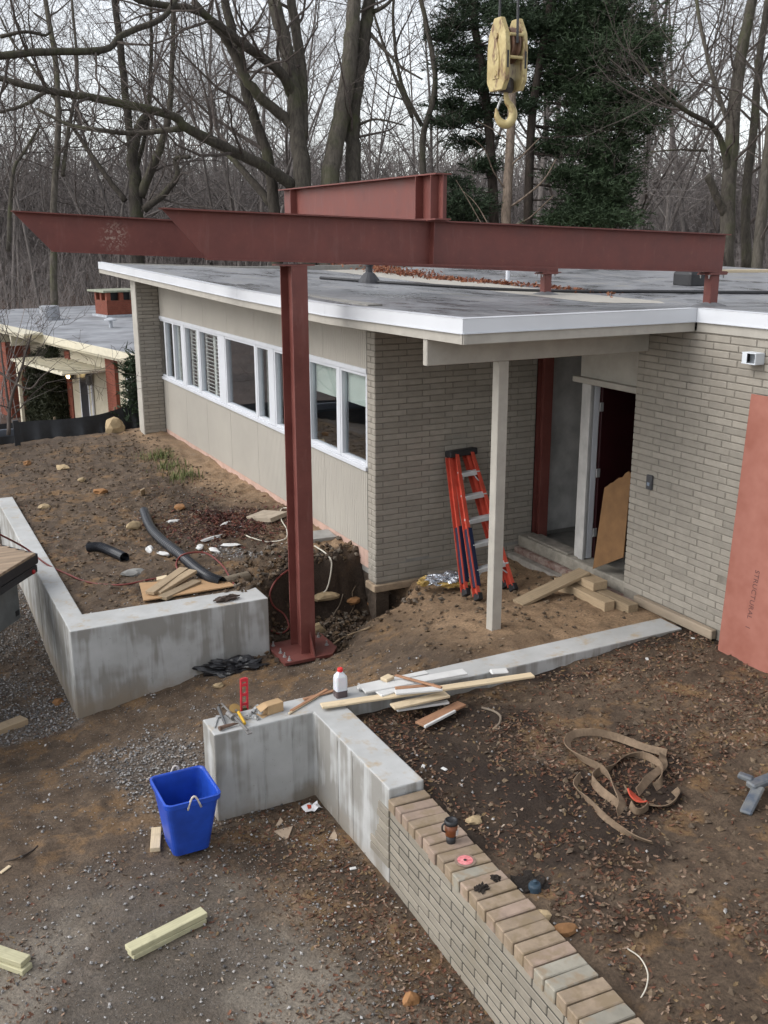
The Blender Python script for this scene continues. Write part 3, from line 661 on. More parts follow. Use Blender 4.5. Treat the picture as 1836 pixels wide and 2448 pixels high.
fb_ = sbeam('steel_beam', 'far red steel beam with slanted end showing a worn paint patch', (-3.268, 3.095, 4.005), (4.75, 3.095, 3.60), .46, (3.7,))
cb_ = sbeam('steel_cross_beam', 'short raised red steel beam bridging across the two long beams', (.43, -.72, 4.32), (.43, 3.62, 4.32), None, (.10, .42, 3.9))
MB().box((.30, -.62, 4.078), (.56, -.4, 4.0915)).build('bearing_plate', M_PRIMER, cb_)
def stub(label, x, y, z0, z1):
    t = thing('steel_stub_post', label, 'post', (x, y, z0)); h = z1 - z0
    MB().cbox((-.064, -.064, 0), (.064, .064, h - .03), .006).build('tube', M_PRIMER, t)
    MB().box((-.15, -.1, h - .03), (.15, .1, h - .016)).box((-.13, -.1, h - .0155), (.16, .1, h)).build('cap_plate', M_PRIMER, t)
    for sx in (-.12, .12):
        for sy in (-.07, .07): bolt(t, (sx, sy, h - .03), (0, 0, -1), .013, .025)
    MB().lathe([(.26, -.03), (.2, .012), (.09, .04), (.07, .05)], 14).build('flashing', mat('grey_flashing', (.17, .17, .175), .7, .3), t)
stub('thicker red stub post carrying the end of the near beam above the roof edge', 4.40, -.505, rz(4.4, -.505), 3.494)
stub('smaller red stub post farther back on the roof under the beams', 4.52, 3.095, rz(4.52, 3.095), 3.385)
# ------------------------------------------------------------------ crane hook block
def yellow():
    a = NT('chipped_yellow_paint'); p = a.pos(); c = a.ramp(a.noise(p, 5, 6, .7), (.3, (.32, .235, .09)), (.7, (.52, .43, .21)))
    c = a.mix(a.ramp(a.noise(a.mapping(p, (1, 1, .5)), 9, 6, .75), (.50, 0.), (.62, .9)), c, (.15, .08, .04)); a.col(c); a.rough(.55); a.bump(a.noise(p, 50, 4), .2, .004); return a.m
M_YEL = yellow(); M_CABLE = mat('greasy_wire_rope', (.035, .035, .037), .5, .4, 80, .5, 300)
hb = thing('crane_hook_block', 'chipped pale yellow crane hook block hanging in front of the evergreens', 'hook block')
Hc = V((1.153, -0.730, 5.663)); R_ = V((.89, -.456, 0)).normalized(); F_ = V((.456, .89, 0)).normalized(); an = math.radians(27)
nrm = (R_ * math.cos(an) + F_ * math.sin(an)); inpl = (F_ * math.cos(an) - R_ * math.sin(an))
Mh = frame(Hc, inpl, y=(0, 0, 1))       # local x in the plate, y up, z across
if Mh.col[2].xyz.dot(nrm) < 0: Mh = Mh @ Matrix.Scale(-1, 4, (0, 0, 1))
pl = [(-.06, .37), (.06, .37), (.15, .22), (.17, .1), (.17, -.22), (.11, -.31), (-.11, -.31), (-.17, -.22), (-.17, .1), (-.15, .22)]
for z in (-.105, .105): bevel(MB().prism(pl, z - .028, z + .028, Mh).build('cheek_plate', M_YEL, hb), .008)
for z in (-.136, .136):
    MB().prism([(-.05, .06), (.0, .2), (.035, .2), (.035, .06), (.06, .0), (.06, -.2), (-.06, -.2), (-.06, .0)], z - .006, z + .006, Mh).build('boss_plate', M_YEL, hb)
    for y in (.2, .0, -.15): MB().lathe([(.03, -.012), (.03, .012), (.02, .018)], 10, M=Mh @ Matrix.Translation((0, y, z))).build('pin_head', M_YEL, hb)
MB().lathe([(.17, -.05), (.17, -.03), (.14, -.015), (.14, .015), (.17, .03), (.17, .05)], 28, M=Mh @ Matrix.Translation((0, .12, 0))).build('sheave', mat('rusty_sheave', (.16, .085, .05), .6, .4, 12, .2), hb)
for z in (-.105, .105): MB().box((-.1715, -.11, z - .01), (-.168, .05, z + .012), Mh).build('edge_slot', M_BLK, hb)
for x, y in ((-.15, .2), (-.155, -.01)): MB().tube([Mh @ V((x, y, -.08)), Mh @ V((x, y, .08))], .017, 10).build('spacer_pin', M_YEL, hb)
MB().lathe([(.06, -.32), (.075, -.28), (.07, -.2), (.045, -.18)], 14, M=Mh @ Matrix.Rotation(-math.pi / 2, 4, 'X')).build('swivel', mat('dark_swivel_steel', (.05, .04, .035), .5, .3), hb)
hk = []
hr = []
# hook outline in the picture-parallel plane
Mk = frame(Hc, R_, y=(0, 0, 1))
for x, y, r in ((-.005, -.30, .028), (.0, -.36, .03), (.015, -.41, .036), (.055, -.46, .042), (.075, -.52, .048), (.06, -.585, .052), (.015, -.625, .052), (-.045, -.61, .045), (-.085, -.56, .035), (-.095, -.51, .024), (-.10, -.47, .012)):
    hk.append(Mk @ V((x * 1.0, y, 0))); hr.append(r * .92)
hs = spline(hk, 4); hrr = list(np.interp(np.linspace(0, len(hr) - 1, len(hs)), range(len(hr)), hr))
MB().tube(hs, hrr, 12).build('hook', M_YEL, hb, True)
MB().tube([Mk @ V((-.035, -.36, -.02)), Mk @ V((-.07, -.42, -.01)), Mk @ V((-.092, -.49, 0))], .011, 6).build('safety_latch', M_BOLT, hb)
for x in (-.17, .17): tag(MB().tube([Mh @ V((x, .12, 0)), Mh @ V((x * .8, 2.0, 0)), Mh @ V((x * .4, 9, 0))], .013, 8).build('wire_rope', M_CABLE), 'dark wire rope rising from the %s side of the hook block' % ('nearer' if x < 0 else 'farther'), 'rope', 'hoist ropes of the hook block')
# ------------------------------------------------------------------ silt fence and truck bed at the left edge
sf = thing('silt_fence', 'sagging black silt fence along the back of the soil bed', 'fence')
fp = [(0.029, 10.739, 0.620), (-0.084, 10.817, 0.600), (-0.444, 10.778, 0.520), (-1.002, 10.568, 0.450), (-1.670, 10.506, 0.430), (-2.232, 10.466, 0.450), (-2.860, 10.390, 0.450), (-3.777, 10.099, 0.450), (-5.048, 9.449, 0.450)]
fs_ = spline(fp, 8); mb = MB(); nn = len(fs_)
for k, q in enumerate(fs_):
    g = float(hz(q.x, q.y)); w = .05 * math.sin(k * 1.1) + .03 * math.sin(k * 2.7)
    for j in range(5): t = j / 4; mb.v.append((q.x + w * (1 - t) * .6, q.y + w * (1 - t) - .12 * (1 - t), g - .06 + (q.z - g + .06) * t))
for k in range(nn - 1):
    for j in range(4): mb.f.append((k * 5 + j, k * 5 + 5 + j, k * 5 + 6 + j, k * 5 + 1 + j))
mb.build('fabric', mat('black_geotextile', (.018, .019, .022), .45, .3, 12, .3, 40), sf, True)
for k in (2, 18, 34, 50): MB().cbox((fs_[k].x - .02, fs_[k].y + .06, -.2), (fs_[k].x + .02, fs_[k].y + .1, fs_[k].z + .04), .003).build('stake', mat('stake_wood', (.2, .15, .1), .9), sf)
M_DKST = mat('black_truck_steel', (.022, .022, .025), .5, .3, 10, .1); M_DECK = mat('worn_deck_wood', (.30, .22, .15), .85, .35, 5, .4, 50, stretch=(.3, 3, 3))
tb = thing('flatbed_truck_bed', 'corner of a wooden-decked black flatbed jutting in at the left edge', 'truck bed')
c0 = V((-3.593, 1.257, 0.550)); a0 = V((-3.898, 1.786, 0.550)); b0 = V((-4.034, 0.665, 0.550)); dA = (a0 - c0).normalized(); dB = (b0 - c0).normalized(); dA = (dA - dB * dA.dot(dB) * .0)
for k in range(15):
    o = c0 + dB * .06 + dA * (.05 + k * .145)
    MB().bar(o, o + dB * 3.6, .14, .035, c=.004).build('deck_plank', M_DECK, tb)
e0 = c0 - V((0, 0, .06))
MB().bar(e0 + dA * -.01, e0 + dA * 2.3, .05, .10, c=.004).build('side_rail', M_DKST, tb); MB().bar(e0 + V((0, 0, -.003)), e0 + dB * 3.7 + V((0, 0, -.003)), .05, .11, c=.004).build('end_rail', M_DKST, tb)
MB().bar(e0 + V((0, 0, -.11)) + dB * .02, e0 + dB * 3.7 + V((0, 0, -.11)), .04, .08, c=.004).build('light_rail', M_DKST, tb)
qn = dB.cross(V((0, 0, 1))).normalized()
if qn.dot(V((-5, -10, 4)) - c0) < 0: qn = -qn
MB().lathe([(.026, 0), (.026, .012), (.018, .02), (.004, .022)], 14, M=frame(e0 + dB * .12 + V((0, 0, -.12)) + qn * .021, dB, z=qn)).build('marker_light', mat('red_lens', (.35, .02, .02), .3, .1), tb)
u0 = e0 + dB * .28 + dA * .15 - qn * .16 + V((0, 0, -.4))
MB().bar(u0, u0 + dB * 1.4, .35, .46, c=.005).build('tool_box', mat('grey_box_steel', (.17, .175, .17), .6, .25, 4), tb)
MB().bar(u0 + dB * .03 + qn * .178 + V((0, 0, -.15)), u0 + dB * .1 + qn * .178 + V((0, 0, -.15)), .004, .06).build('latch', M_DKST, tb)
for kb in (.9, 2.6):
    for ka in (.35, 1.95):
        w0 = c0 + dB * (kb + .9) + dA * ka; w0.z = float(hz(w0.x, w0.y)) + .37
        MB().lathe([(.2, -.1), (.34, -.1), (.385, -.07), (.385, .07), (.34, .1), (.2, .1)], 26, M=frame(w0, dB, z=dB.cross(V((0, 0, 1))))).build('wheel', M_BLK, tb)
for ka in (.7, 1.5): MB().bar(e0 + dA * ka + V((0, 0, -.12)) + dB * .05, e0 + dA * ka + dB * 3.6 + V((0, 0, -.12)), .08, .16, c=.005).build('chassis_rail', M_DKST, tb)
for kb in (1.8, 3.5): MB().bar(c0 + dB * kb + dA * .3 + V((0, 0, -.72)), c0 + dB * kb + dA * 2.0 + V((0, 0, -.72)), .1, .1).build('axle', M_DKST, tb)
hr_ = thing('bed_headboard_rail', 'dark steel upright and rail of a trailer at the left edge by the silt fence', 'rail')
k0 = V((-2.666, 9.636, 0.350))
MB().cbox((k0.x - .05, k0.y - .04, float(hz(k0.x, k0.y)) - .1), (k0.x + .05, k0.y + .04, k0.z + .28), .006).build('upright', M_DKST, hr_)
MB().bar((k0.x - .052, k0.y, k0.z + .06), (k0.x - 2, k0.y - .25, k0.z + .1), .08, .13, c=.006).build('rail', mat('blue_grey_steel', (.07, .08, .10), .5, .25), hr_)
# ------------------------------------------------------------------ neighbour's house, lower down the slope
nb = thing('neighbour_house', 'cream neighbouring house with red brick chimney and grey flat roof down the slope', 'house', (1.328, 16.13, 0), math.radians(10.3))
M_CREAM = mat('cream_siding', (.50, .45, .34), .75, .12, 3, .2, 50, stretch=(12, 12, .4)); M_CREAM2 = mat('cream_trim', (.62, .57, .44), .7, .1)
M_REDB = brick_mat('red_house_brick', (.24, .072, .045), .3); M_ROOFG = mat('grey_roll_roof', (.24, .245, .26), .7, .3, .9, .1, c2=(.34, .35, .37))
E_ = .95
MB().box((.05, -1.2, -2.2), (.2, 1.68, .86)).build('front_wall', M_CREAM, nb); MB().box((.05, 2.32, -2.2), (.2, 5.2, .86)).build('entry_wall', mat('cream_stucco', (.47, .42, .32), .8, .1), nb)
MB().box((.2, -1.2, -2.2), (9, 18, .8)).build('core', M_CREAM, nb)
def nbrick(mb, a_, b_, face='x'):
    """courses on a small brick block: proud bricks over a recessed core"""
    pass
def brick_block(name, a_, b_, par):
    t = MB().box((a_[0] + .008, a_[1] + .008, a_[2]), (b_[0] - .008, b_[1] - .008, b_[2])).build(name, mat('red_mortar', (.17, .075, .05), .9, .2), par)
    mb = MB(); z = a_[2]; n = 0
    while z < b_[2] - .02:
        h = min(.072, b_[2] - z)
        for ax in (0, 1):
            lo, hi = a_[1 - ax], b_[1 - ax]; u = lo - (.11 if n % 2 else 0)
            while u < hi - .02:
                p0, p1 = max(u, lo), min(u + .21, hi); u += .215
                if p1 - p0 < .03: continue
                q = (a_[0], p0, z), (a_[0] + .02, p1, z + h - .009)
                if ax: q = (p0, a_[1], z), (p1, a_[1] + .02, z + h - .009)
                mb.box(*q)
        z += .075; n += 1
    kind(mb.build('brick_courses', M_REDB, t), 'stuff'); return t
brick_block('brick_pier', (-.05, 1.68, -2.2), (.3, 2.32, .84), nb); brick_block('brick_pier', (.02, 5.2, -2.2), (.3, 5.6, .6), nb)
brick_block('brick_wing', (-.6, 9.2, -2.2), (.2, 14, .82), nb)
bmr = MB(); bmr.box((-.35, -1.4, .92), (9.4, 18.3, 1.02)); bmr.build('roof', M_ROOFG, nb)
MB().cbox((-.42, -1.4, .84), (-.352, 18.3, 1.05), .006).build('fascia', M_CREAM2, nb); MB().cbox((-.34, -1.4, .76), (-.28, 18.3, .838), .006).build('frieze', M_CREAM2, nb)
MB().box((-1.0, 6, 1.06), (-.43, 16, 1.12)).box((-.95, 6.2, .97), (-.44, 16, 1.058)).build('eave_canopy', M_CREAM2, nb)
for y in (7.6, 9.0, 11, 13): MB().cbox((-.9, y, .62), (.0, y + .12, .95), .01).build('rafter_tail', M_CREAM2, nb)
pg = MB().box((-1.25, 2.4, .28), (.048, 6.7, .34)).build('entry_canopy', M_CREAM2, nb)
for k in range(12): MB().box((-1.2, 2.5 + k * .35, .34), (.04, 2.56 + k * .35, .385)).build('canopy_rib', M_CREAM2, pg)
MB().cbox((-1.2, 6.3, -2.1), (-1.1, 6.42, .28), .01).build('canopy_post', M_CREAM2, nb)
MB().prism([(0, 0), (.5, 0), (.0, -.6)], 0, .08, frame((-1.15, 6.25, .28), (0, -1, 0), y=(0, 0, 1))).build('canopy_bracket', M_CREAM2, nb)
dn = MB().cbox((.035, 3.95, -2.1), (.06, 4.55, .15), .005).build('door', mat('dark_storm_door', (.03, .03, .035), .3), nb)
for y in (3.9, 4.55): MB().cbox((.03, y, -2.1), (.07, y + .06, .2), .004).build('door_trim', M_WHITE, nb)
MB().tube([(.0, 3.55, -2.1), (.0, 3.55, .2)], .04, 8).build('downspout', M_WHITE, nb)
for (z0, z1) in (((.05, 1.12, -.95), (.02, -.8, .3)),): pass
nw = MB()
for q in (((.02, -.9, .24), (.06, 1.1, .3)), ((.02, -.9, -.95), (.06, 1.1, -.89)), ((.02, 1.04, -.89), (.06, 1.1, .24)), ((.02, .3, -.89), (.06, .36, .24)), ((.02, -.9, -.89), (.06, -.84, .24))): nw.cbox(*q, .004)
nw = nw.build('window', M_WHITE, nb); MB().box((.04, -.9, -.9), (.045, 1.1, .25)).build('pane', mat('dark_pane', (.03, .035, .04), .08, .1, bump=0), nw)
ch = brick_block('chimney', (3.95, 11.6, .9), (5.1, 12.75, 1.62), nb)
ch2 = MB()
for q in (((3.95, 11.6, 1.62), (4.1, 11.75, 1.92)), ((4.95, 11.6, 1.62), (5.1, 11.75, 1.92)), ((3.95, 12.6, 1.62), (4.1, 12.75, 1.92)), ((4.45, 11.6, 1.62), (4.6, 11.75, 1.92)), ((4.95, 12.6, 1.62), (5.1, 12.75, 1.92)), ((3.95, 12.1, 1.62), (4.1, 12.25, 1.92))): ch2.box(*q)
ch2.build('chimney_pier', M_REDB, ch); MB().cbox((3.75, 11.4, 1.92), (5.3, 12.95, 1.99), .01).build('chimney_cap', mat('mossy_cap', (.28, .29, .22), .9, .3, 8), ch); MB().box((4.12, 11.8, 1.6), (4.93, 12.55, 1.918)).build('flue', M_BLK, ch)
MB().box((3.85, 11.5, 1.021), (5.2, 12.85, 1.1)).build('chimney_flashing', mat('lead_flashing', (.4, .42, .45), .5), nb)
MB().lathe([(.06, 1.02), (.06, 1.25), (.2, 1.26), (.2, 1.3), (.03, 1.36)], 12, o=(2.3, 7.4, 0)).build('roof_vent', mat('zinc_vent', (.45, .47, .5), .5), nb)
MB().lathe([(.36, 1.02), (.34, 1.5), (.3, 1.52)], 14, o=(1.9, 11.9, 0)).build('roof_fan', mat('dull_zinc', (.3, .31, .33), .5, .3), nb)
lm = MB().lathe([(.03, -.15), (.08, -.12), (.09, .08), (.04, .14)], 10, o=(-.07, 4.93, -.05)).build('wall_lantern', mat('lantern_iron', (.06, .05, .04), .5), nb)
a = NT('lit_lamp_glass'); a.b.inputs['Emission Color'].default_value = (1, .72, .32, 1); a.b.inputs['Emission Strength'].default_value = 7; a.col((.8, .7, .5))
MB().lathe([(.03, -.1), (.06, -.06), (.06, .04), (.02, .07)], 10, o=(-.16, 4.93, -.06)).build('lamp_globe', a.m, lm)
MB().lathe([(.03, -.2), (.09, -.15), (.1, .1), (.04, .16)], 10, o=(-.07, 3.55, -.02)).build('wall_lantern', mat('lantern_grey', (.12, .12, .12), .5), nb)

# ------------------------------------------------------------------ lumber and sheet goods
def wood(name, c, var=.25):
    a = NT(name); p = a.pos(True); g = a.noise(a.mapping(p, (1.2, 22, 22)), 3, 6, .7, .3); c1 = a.ramp(g, (.3, dk(c, 1 - var)), (.7, c))
    oi = a.n('ObjectInfo'); c1 = a.mix(1, c1, a.ramp(oi.outputs['Random'], (0, .88), (1, 1.06)), 'MULTIPLY')
    c1 = a.mix(a.ramp(a.noise(p, 9, 5, .7), (.58, 0.), (.75, .5)), c1, dk(c, .5)); a.col(c1); a.rough(.75); a.bump(g, .2, .003); return a.m
M_PINE = wood('fresh_pine', (.66, .53, .35)); M_TREAT = wood('treated_pine', (.54, .505, .32)); M_OLDW = wood('tan_timber', (.43, .32, .20)); M_PLY = wood('orange_plywood', (.46, .28, .14)); M_TRIMW = mat('white_painted_board', (.60, .595, .575), .6, .08, 8)
M_CEDAR = wood('brown_cedar', (.38, .20, .11)); M_MUDW = wood('muddy_board', (.34, .255, .16), .4); M_HARD = mat('hardboard', (.18, .095, .038), .75, .2, 6, .15)
def plank(name, label, cat, p, q, w, h, m, group=None, up=(0, 0, 1), c=.003):
    p, q = V(p), V(q); d = q - p; o = MB().cbox((0, -w / 2, -h / 2), (d.length, w / 2, h / 2), c).build(name, m); o.matrix_world = frame(p, d, z=up); return tag(o, label, cat, group)
G1 = 'scrap boards piled on the entry wall'
plank('pine_board', 'long fresh pine board lying along the concrete entry wall', 'board', (-2.037, -3.070, 0.235), (-0.167, -3.388, 0.245), .085, .02, M_PINE)
plank('white_board', 'longest white painted board on top of the scrap pile', 'board', (-1.628, -3.011, 0.262), (-0.684, -3.104, 0.270), .11, .018, M_TRIMW, G1)
plank('white_board', 'white painted board underneath the others at the back of the scrap pile', 'board', (-1.614, -2.901, 0.240), (-0.957, -2.907, 0.240), .07, .018, M_TRIMW, G1)
plank('white_board', 'short white painted board at the near side of the scrap pile', 'board', (-1.436, -3.225, 0.288), (-1.054, -3.333, 0.288), .075, .018, M_TRIMW, G1)
plank('white_board', 'narrow white painted strip sticking out at the left of the scrap pile', 'board', (-1.616, -2.880, 0.220), (-1.247, -2.983, 0.222), .045, .016, M_TRIMW, G1)
plank('white_board', 'white painted board with a splintered left end in the scrap pile', 'board', (-1.539, -3.123, 0.252), (-1.139, -3.083, 0.256), .1, .015, M_TRIMW, G1)
plank('brown_strip', 'thin brown unpainted strip lying across the white boards', 'board', (-1.279, -2.928, 0.292), (-1.064, -3.350, 0.305), .03, .014, M_CEDAR, G1)
plank('brown_strip', 'brown unpainted board edge under the short white board', 'board', (-1.379, -3.117, 0.268), (-1.052, -3.218, 0.270), .05, .014, M_CEDAR, G1)
plank('pine_offcut', 'wide fresh pine offcut in front of the scrap pile', 'board', (-1.510, -3.315, 0.215), (-1.000, -3.339, 0.225), .1, .02, M_PINE)
plank('white_strip', 'narrow white strip on the dirt in front of the pine offcut', 'board', (-1.452, -3.280, 0.160), (-0.997, -3.350, 0.160), .05, .02, M_TRIMW)
plank('cedar_board', 'brown board with a white painted edge lying alone on the dirt', 'board', (-1.381, -3.542, 0.130), (-0.881, -3.377, 0.130), .1, .02, M_CEDAR)
plank('white_strip', 'thin white painted strip along the edge of the brown board on the dirt', 'board', (-1.371, -3.608, 0.136), (-1.009, -3.481, 0.136), .022, .022, M_TRIMW)
plank('pine_block', 'small pine block on the left of the scrap pile', 'block', (-1.408, -2.958, 0.285), (-1.316, -2.920, 0.285), .075, .03, M_PINE)
plank('foam_scrap', 'rounded white scrap behind the right end of the long pine board', 'scrap', (-0.427, -3.111, 0.215), (-0.271, -3.161, 0.215), .09, .03, M_TRIMW, c=.012)
plank('cedar_shim', 'longer splintered brown shim on the concrete entry wall', 'shim', (-2.278, -3.002, 0.215), (-1.856, -2.779, 0.222), .03, .012, M_CEDAR, 'wood shims on the entry wall')
plank('cedar_shim', 'shorter brown shim beside the jug on the concrete wall', 'shim', (-2.104, -2.848, 0.214), (-1.793, -2.812, 0.214), .035, .012, M_CEDAR, 'wood shims on the entry wall')
plank('cedar_shim', 'pale split shim nearest the edge of the concrete wall', 'shim', (-2.306, -3.026, 0.210), (-1.969, -2.843, 0.212), .02, .012, M_PINE, 'wood shims on the entry wall')
t = plank('treated_timber', 'lower of two pale treated studs stacked on the driveway', 'timber', (-3.950, -4.327, -0.543), (-3.421, -4.190, -0.543), .089, .038, M_TREAT)
plank('treated_timber', 'upper of two pale treated studs stacked on the driveway', 'timber', (-3.962, -4.321, -0.507), (-3.411, -4.182, -0.502), .089, .038, M_TREAT)
plank('treated_stub', 'lower treated stud end poking in at the bottom left edge', 'timber', (-4.563, -4.164, -0.541), (-5.074, -3.542, -0.543), .089, .038, M_TREAT)
plank('treated_stub', 'upper treated stud with green tag end at the bottom left edge', 'timber', (-4.566, -4.138, -0.500), (-5.069, -3.544, -0.502), .089, .038, M_TREAT)
plank('pine_block', 'short pine block lying on the ground against the blue bin', 'block', (-3.507, -3.260, -0.541), (-3.425, -2.987, -0.542), .075, .038, M_PINE)
plank('timber_block', 'thick tan timber at the left edge below the truck bed', 'timber', (-4.020, -0.048, -0.799), (-4.822, -0.435, -0.775), .14, .075, M_OLDW)
plank('splinter', 'pale wood splinter on the driveway at the left edge', 'splinter', (-4.589, -3.012, -0.551), (-4.511, -2.948, -0.552), .03, .01, M_PINE)
# timbers and boards by the entry
TB = 'timbers stacked at the entry step'
plank('timber', 'front square timber at the foot of the entry step', 'timber', (1.57, -1.42, .20), (1.57, -2.30, .20), .13, .13, M_OLDW, TB)
plank('timber', 'rear square timber with a greenish cut end at the entry step', 'timber', (1.73, -1.35, .20), (1.73, -2.48, .20), .13, .13, M_MUDW, TB)
plank('timber', 'short timber block lying on top of the other two at the step', 'timber', (1.70, -1.55, .315), (1.70, -1.98, .315), .19, .09, M_OLDW, TB)
plank('plank_ramp', 'muddy plank sloping from the dirt up to the entry timbers', 'plank', (0.845, -1.686, 0.165), (1.724, -1.676, 0.385), .19, .035, M_MUDW)
pb = V((1.920, -1.584, 0.356)); q1 = V((2.000, -1.981, 0.595)); q2 = V((2.085, -1.924, 1.434)); q3 = V((2.030, -1.571, 1.271))
ob = thing('leaning_panel', 'brown hardboard offcut with a torn orange top edge leaning in the doorway', 'panel')
top = [q3.lerp(q2, k / 9) + V((0, 0, (0, .01, .028, .03, .05, .06, .05, .085, .10, .06)[k])) for k in range(10)]
nn_ = (q1 - pb).cross(q3 - pb).normalized() * .014; mb = MB(); ring = [pb, q1] + top[::-1]; n = len(ring)
mb.add([p for p in ring] + [p + nn_ for p in ring], [tuple(range(n)), tuple(range(n, 2 * n))[::-1]] + [(k, n + k, n + (k + 1) % n, (k + 1) % n) for k in range(n)]); mb.build('sheet', M_HARD, ob)
mb = MB(); tt = [p + V((-.004, 0, .002)) - nn_ * .1 for p in top]; lo = [p - V((.003, 0, .03 + .02 * (k % 3))) - nn_ * .1 for k, p in enumerate(top)]
mb.add(tt + lo, [(k, k + 1, 11 + k, 10 + k) for k in range(9)]); mb.build('torn_edge', mat('torn_orange_fibre', (.55, .17, .04), .9, .3, 20), ob)
sb = thing('sheathing_board', 'tall salmon pink sheathing board stamped STRUCTURAL leaning on the entry brick wall', 'board')
b0 = V((1.79, -3.60, .16)); t0 = V((1.915, -3.70, 2.585)); bx = V((.02, -1, 0)).normalized(); bu = (t0 - b0).normalized(); Ms = frame(b0, bx, y=bu)
MB().cbox((0, 0, -.011), (1.22, 2.43, 0), .002, Ms @ Matrix.Translation((0, 0, .011 if Ms.col[2].xyz.x > 0 else 0))).build('sheet', mat('salmon_sheathing', (.30, .105, .072), .75, .15, 3, .1, c2=(.34, .14, .105)), sb)
Mout = -Ms.col[2].xyz if Ms.col[2].xyz.x > 0 else Ms.col[2].xyz; M_INK = mat('brown_ink', (.11, .05, .045), .8, .2)
for txt, u in (('STRUCTURAL', .90), ('1', .90 - .53)):
    cu = bpy.data.curves.new('stamp', 'FONT'); cu.body = txt; cu.size = .073; cu.space_character = 1.06
    to = bpy.data.objects.new('stamp_tmp', cu); COL.objects.link(to); me = bpy.data.meshes.new_from_object(to.evaluated_get(bpy.context.evaluated_depsgraph_get())); bpy.data.objects.remove(to)
    st_ = bpy.data.objects.new('stamped_text', me); COL.objects.link(st_); me.materials.append(M_INK); st_.parent = sb; st_.matrix_local = frame(b0 + bx * .27 + bu * u + Mout * .003, -bu, z=Mout)
# ------------------------------------------------------------------ stepladder
ld = thing('stepladder', 'folded orange fibreglass stepladder with black cap leaning on the porch brick wall', 'ladder')
M_ORG = mat('orange_fibreglass', (.52, .075, .045), .5, .25, 5, .1); M_NAVY = mat('navy_tape', (.010, .016, .045), .6, .2); M_ALU = mat('grey_aluminium', (.50, .51, .51), .5, .2)
fl0, fl1 = V((0.631, -1.237, 0.140)), V((0.996, -0.140, 1.456)); fr0, fr1 = V((1.144, -1.152, 0.140)), V((1.202, -0.140, 1.465))
rl0, rl1 = V((0.591, -1.051, 0.140)), V((0.941, -0.080, 1.440)); rr0, rr1 = V((1.116, -1.027, 0.140)), V((1.170, -0.080, 1.457))
upn = (fl1 - fl0).cross(fr0 - fl0).normalized()
for nm, p, q in (('front_rail', fl0, fl1), ('front_rail', fr0, fr1), ('rear_rail', rl0, rl1), ('rear_rail', rr0, rr1)):
    r = MB(); sd = (q - p).cross(upn).normalized()
    r.bar(p, q, .010, .085, upn); r.bar(p + upn * .040 + sd * .02, q + upn * .040 + sd * .02, .045, .007, upn); r.bar(p - upn * .040 + sd * .02, q - upn * .040 + sd * .02, .045, .007, upn); rl_ = r.build(nm, M_ORG, ld)
    d = (q - p).normalized(); MB().bar(p - d * .05, p + d * .03, .065, .095, upn, c=.006).build('foot', M_BLK, rl_)
    if (p - fl0).length < .01 or (p - rl0).length < .01: MB().bar(p.lerp(q, .06), p.lerp(q, .46), .05, .096, upn).build('tape_wrap', M_NAVY, rl_)
for k in range(5):
    t = .17 + k * .172; p, q = fl0.lerp(fl1, t), fr0.lerp(fr1, t)
    st = MB().bar(p, q, .10, .045, (0, 0, 1), c=.003).build('step', M_ALU, ld)
    if k in (0, 4):
        for e, o in ((p, q), (q, p)): MB().bar(e.lerp(o, .3), e + (fl0 - fl1).normalized() * .12, .014, .005, upn).build('brace', M_ALU, st)
ctr = (fl1 + fr1 + rl1 + rr1) / 4; ax = (fr1 - fl1).normalized()
MB().bar(ctr - ax * .19 + V((0, 0, .03)), ctr + ax * .19 + V((0, 0, .03)), .13, .075, (0, .1, 1), c=.012).build('top_cap', M_BLK, ld)
# ------------------------------------------------------------------ lumps: crumpled or eroded blobs
def lump(name, m, o, size, seed, par=None, rough=.25, lev=3, rz=0, freq=3.):
    bm = bmesh.new(); bmesh.ops.create_icosphere(bm, subdivisions=lev, radius=1); g = np.random.default_rng(seed); ph = g.uniform(0, 99, 3)
    from mathutils import noise as mn
    for v in bm.verts:
        k = 1 + rough * (mn.noise(v.co * freq * .5 + V(ph)) * 1.3 + .6 * mn.noise(v.co * freq * 1.7 + V(ph)))
        v.co = V((v.co.x * size[0] * k, v.co.y * size[1] * k, v.co.z * size[2] * k)); v.co.rotate(Euler((0, 0, rz)))
    me = bpy.data.meshes.new(name); bm.to_mesh(me); bm.free(); me.materials.append(m); ob_ = bpy.data.objects.new(name, me); COL.objects.link(ob_); ob_.location = o
    if par: ob_.parent = par
    return ob_
M_FOIL = mat('crumpled_foil', (.62, .64, .68), .22, .25, 14, .8, 40, metal=.85, bd=.02); M_FIBER = mat('yellow_fibreglass_wool', (.46, .31, .10), .95, .45, 10, .8, 40, bd=.02)
ib = thing('insulation_batt', 'crumpled foil-faced fibreglass insulation lying against the porch brick wall', 'insulation')
g0 = V((0.618, -0.560, 0.090)); lump('foil', M_FOIL, g0 + V((.05, 0, .045)), (.24, .09, .065), 3, ib, .5, 4, -.15, 6)
lump('fibre', M_FIBER, V((0.432, -0.430, 0.090)), (.12, .07, .055), 4, ib, .4, 3, .5, 5); lump('fibre', M_FIBER, g0 + V((.12, -.07, .0)), (.22, .08, .045), 5, ib, .4, 3, -.2, 5)
M_RK = [mat('tan_rock', (.40, .30, .175), .9, .3, 6, .5, 30), mat('orange_rock', (.27, .135, .055), .9, .35, 6, .5, 30), mat('grey_rock', (.24, .235, .22), .9, .3, 6, .5, 30)]
def rock(label, o, size, k, seed, rz=0): tag(lump('rock', M_RK[k], V(o) + V((0, 0, size[2] * .45)), size, seed, None, .35, 2, rz, 2.2), label, 'rock')
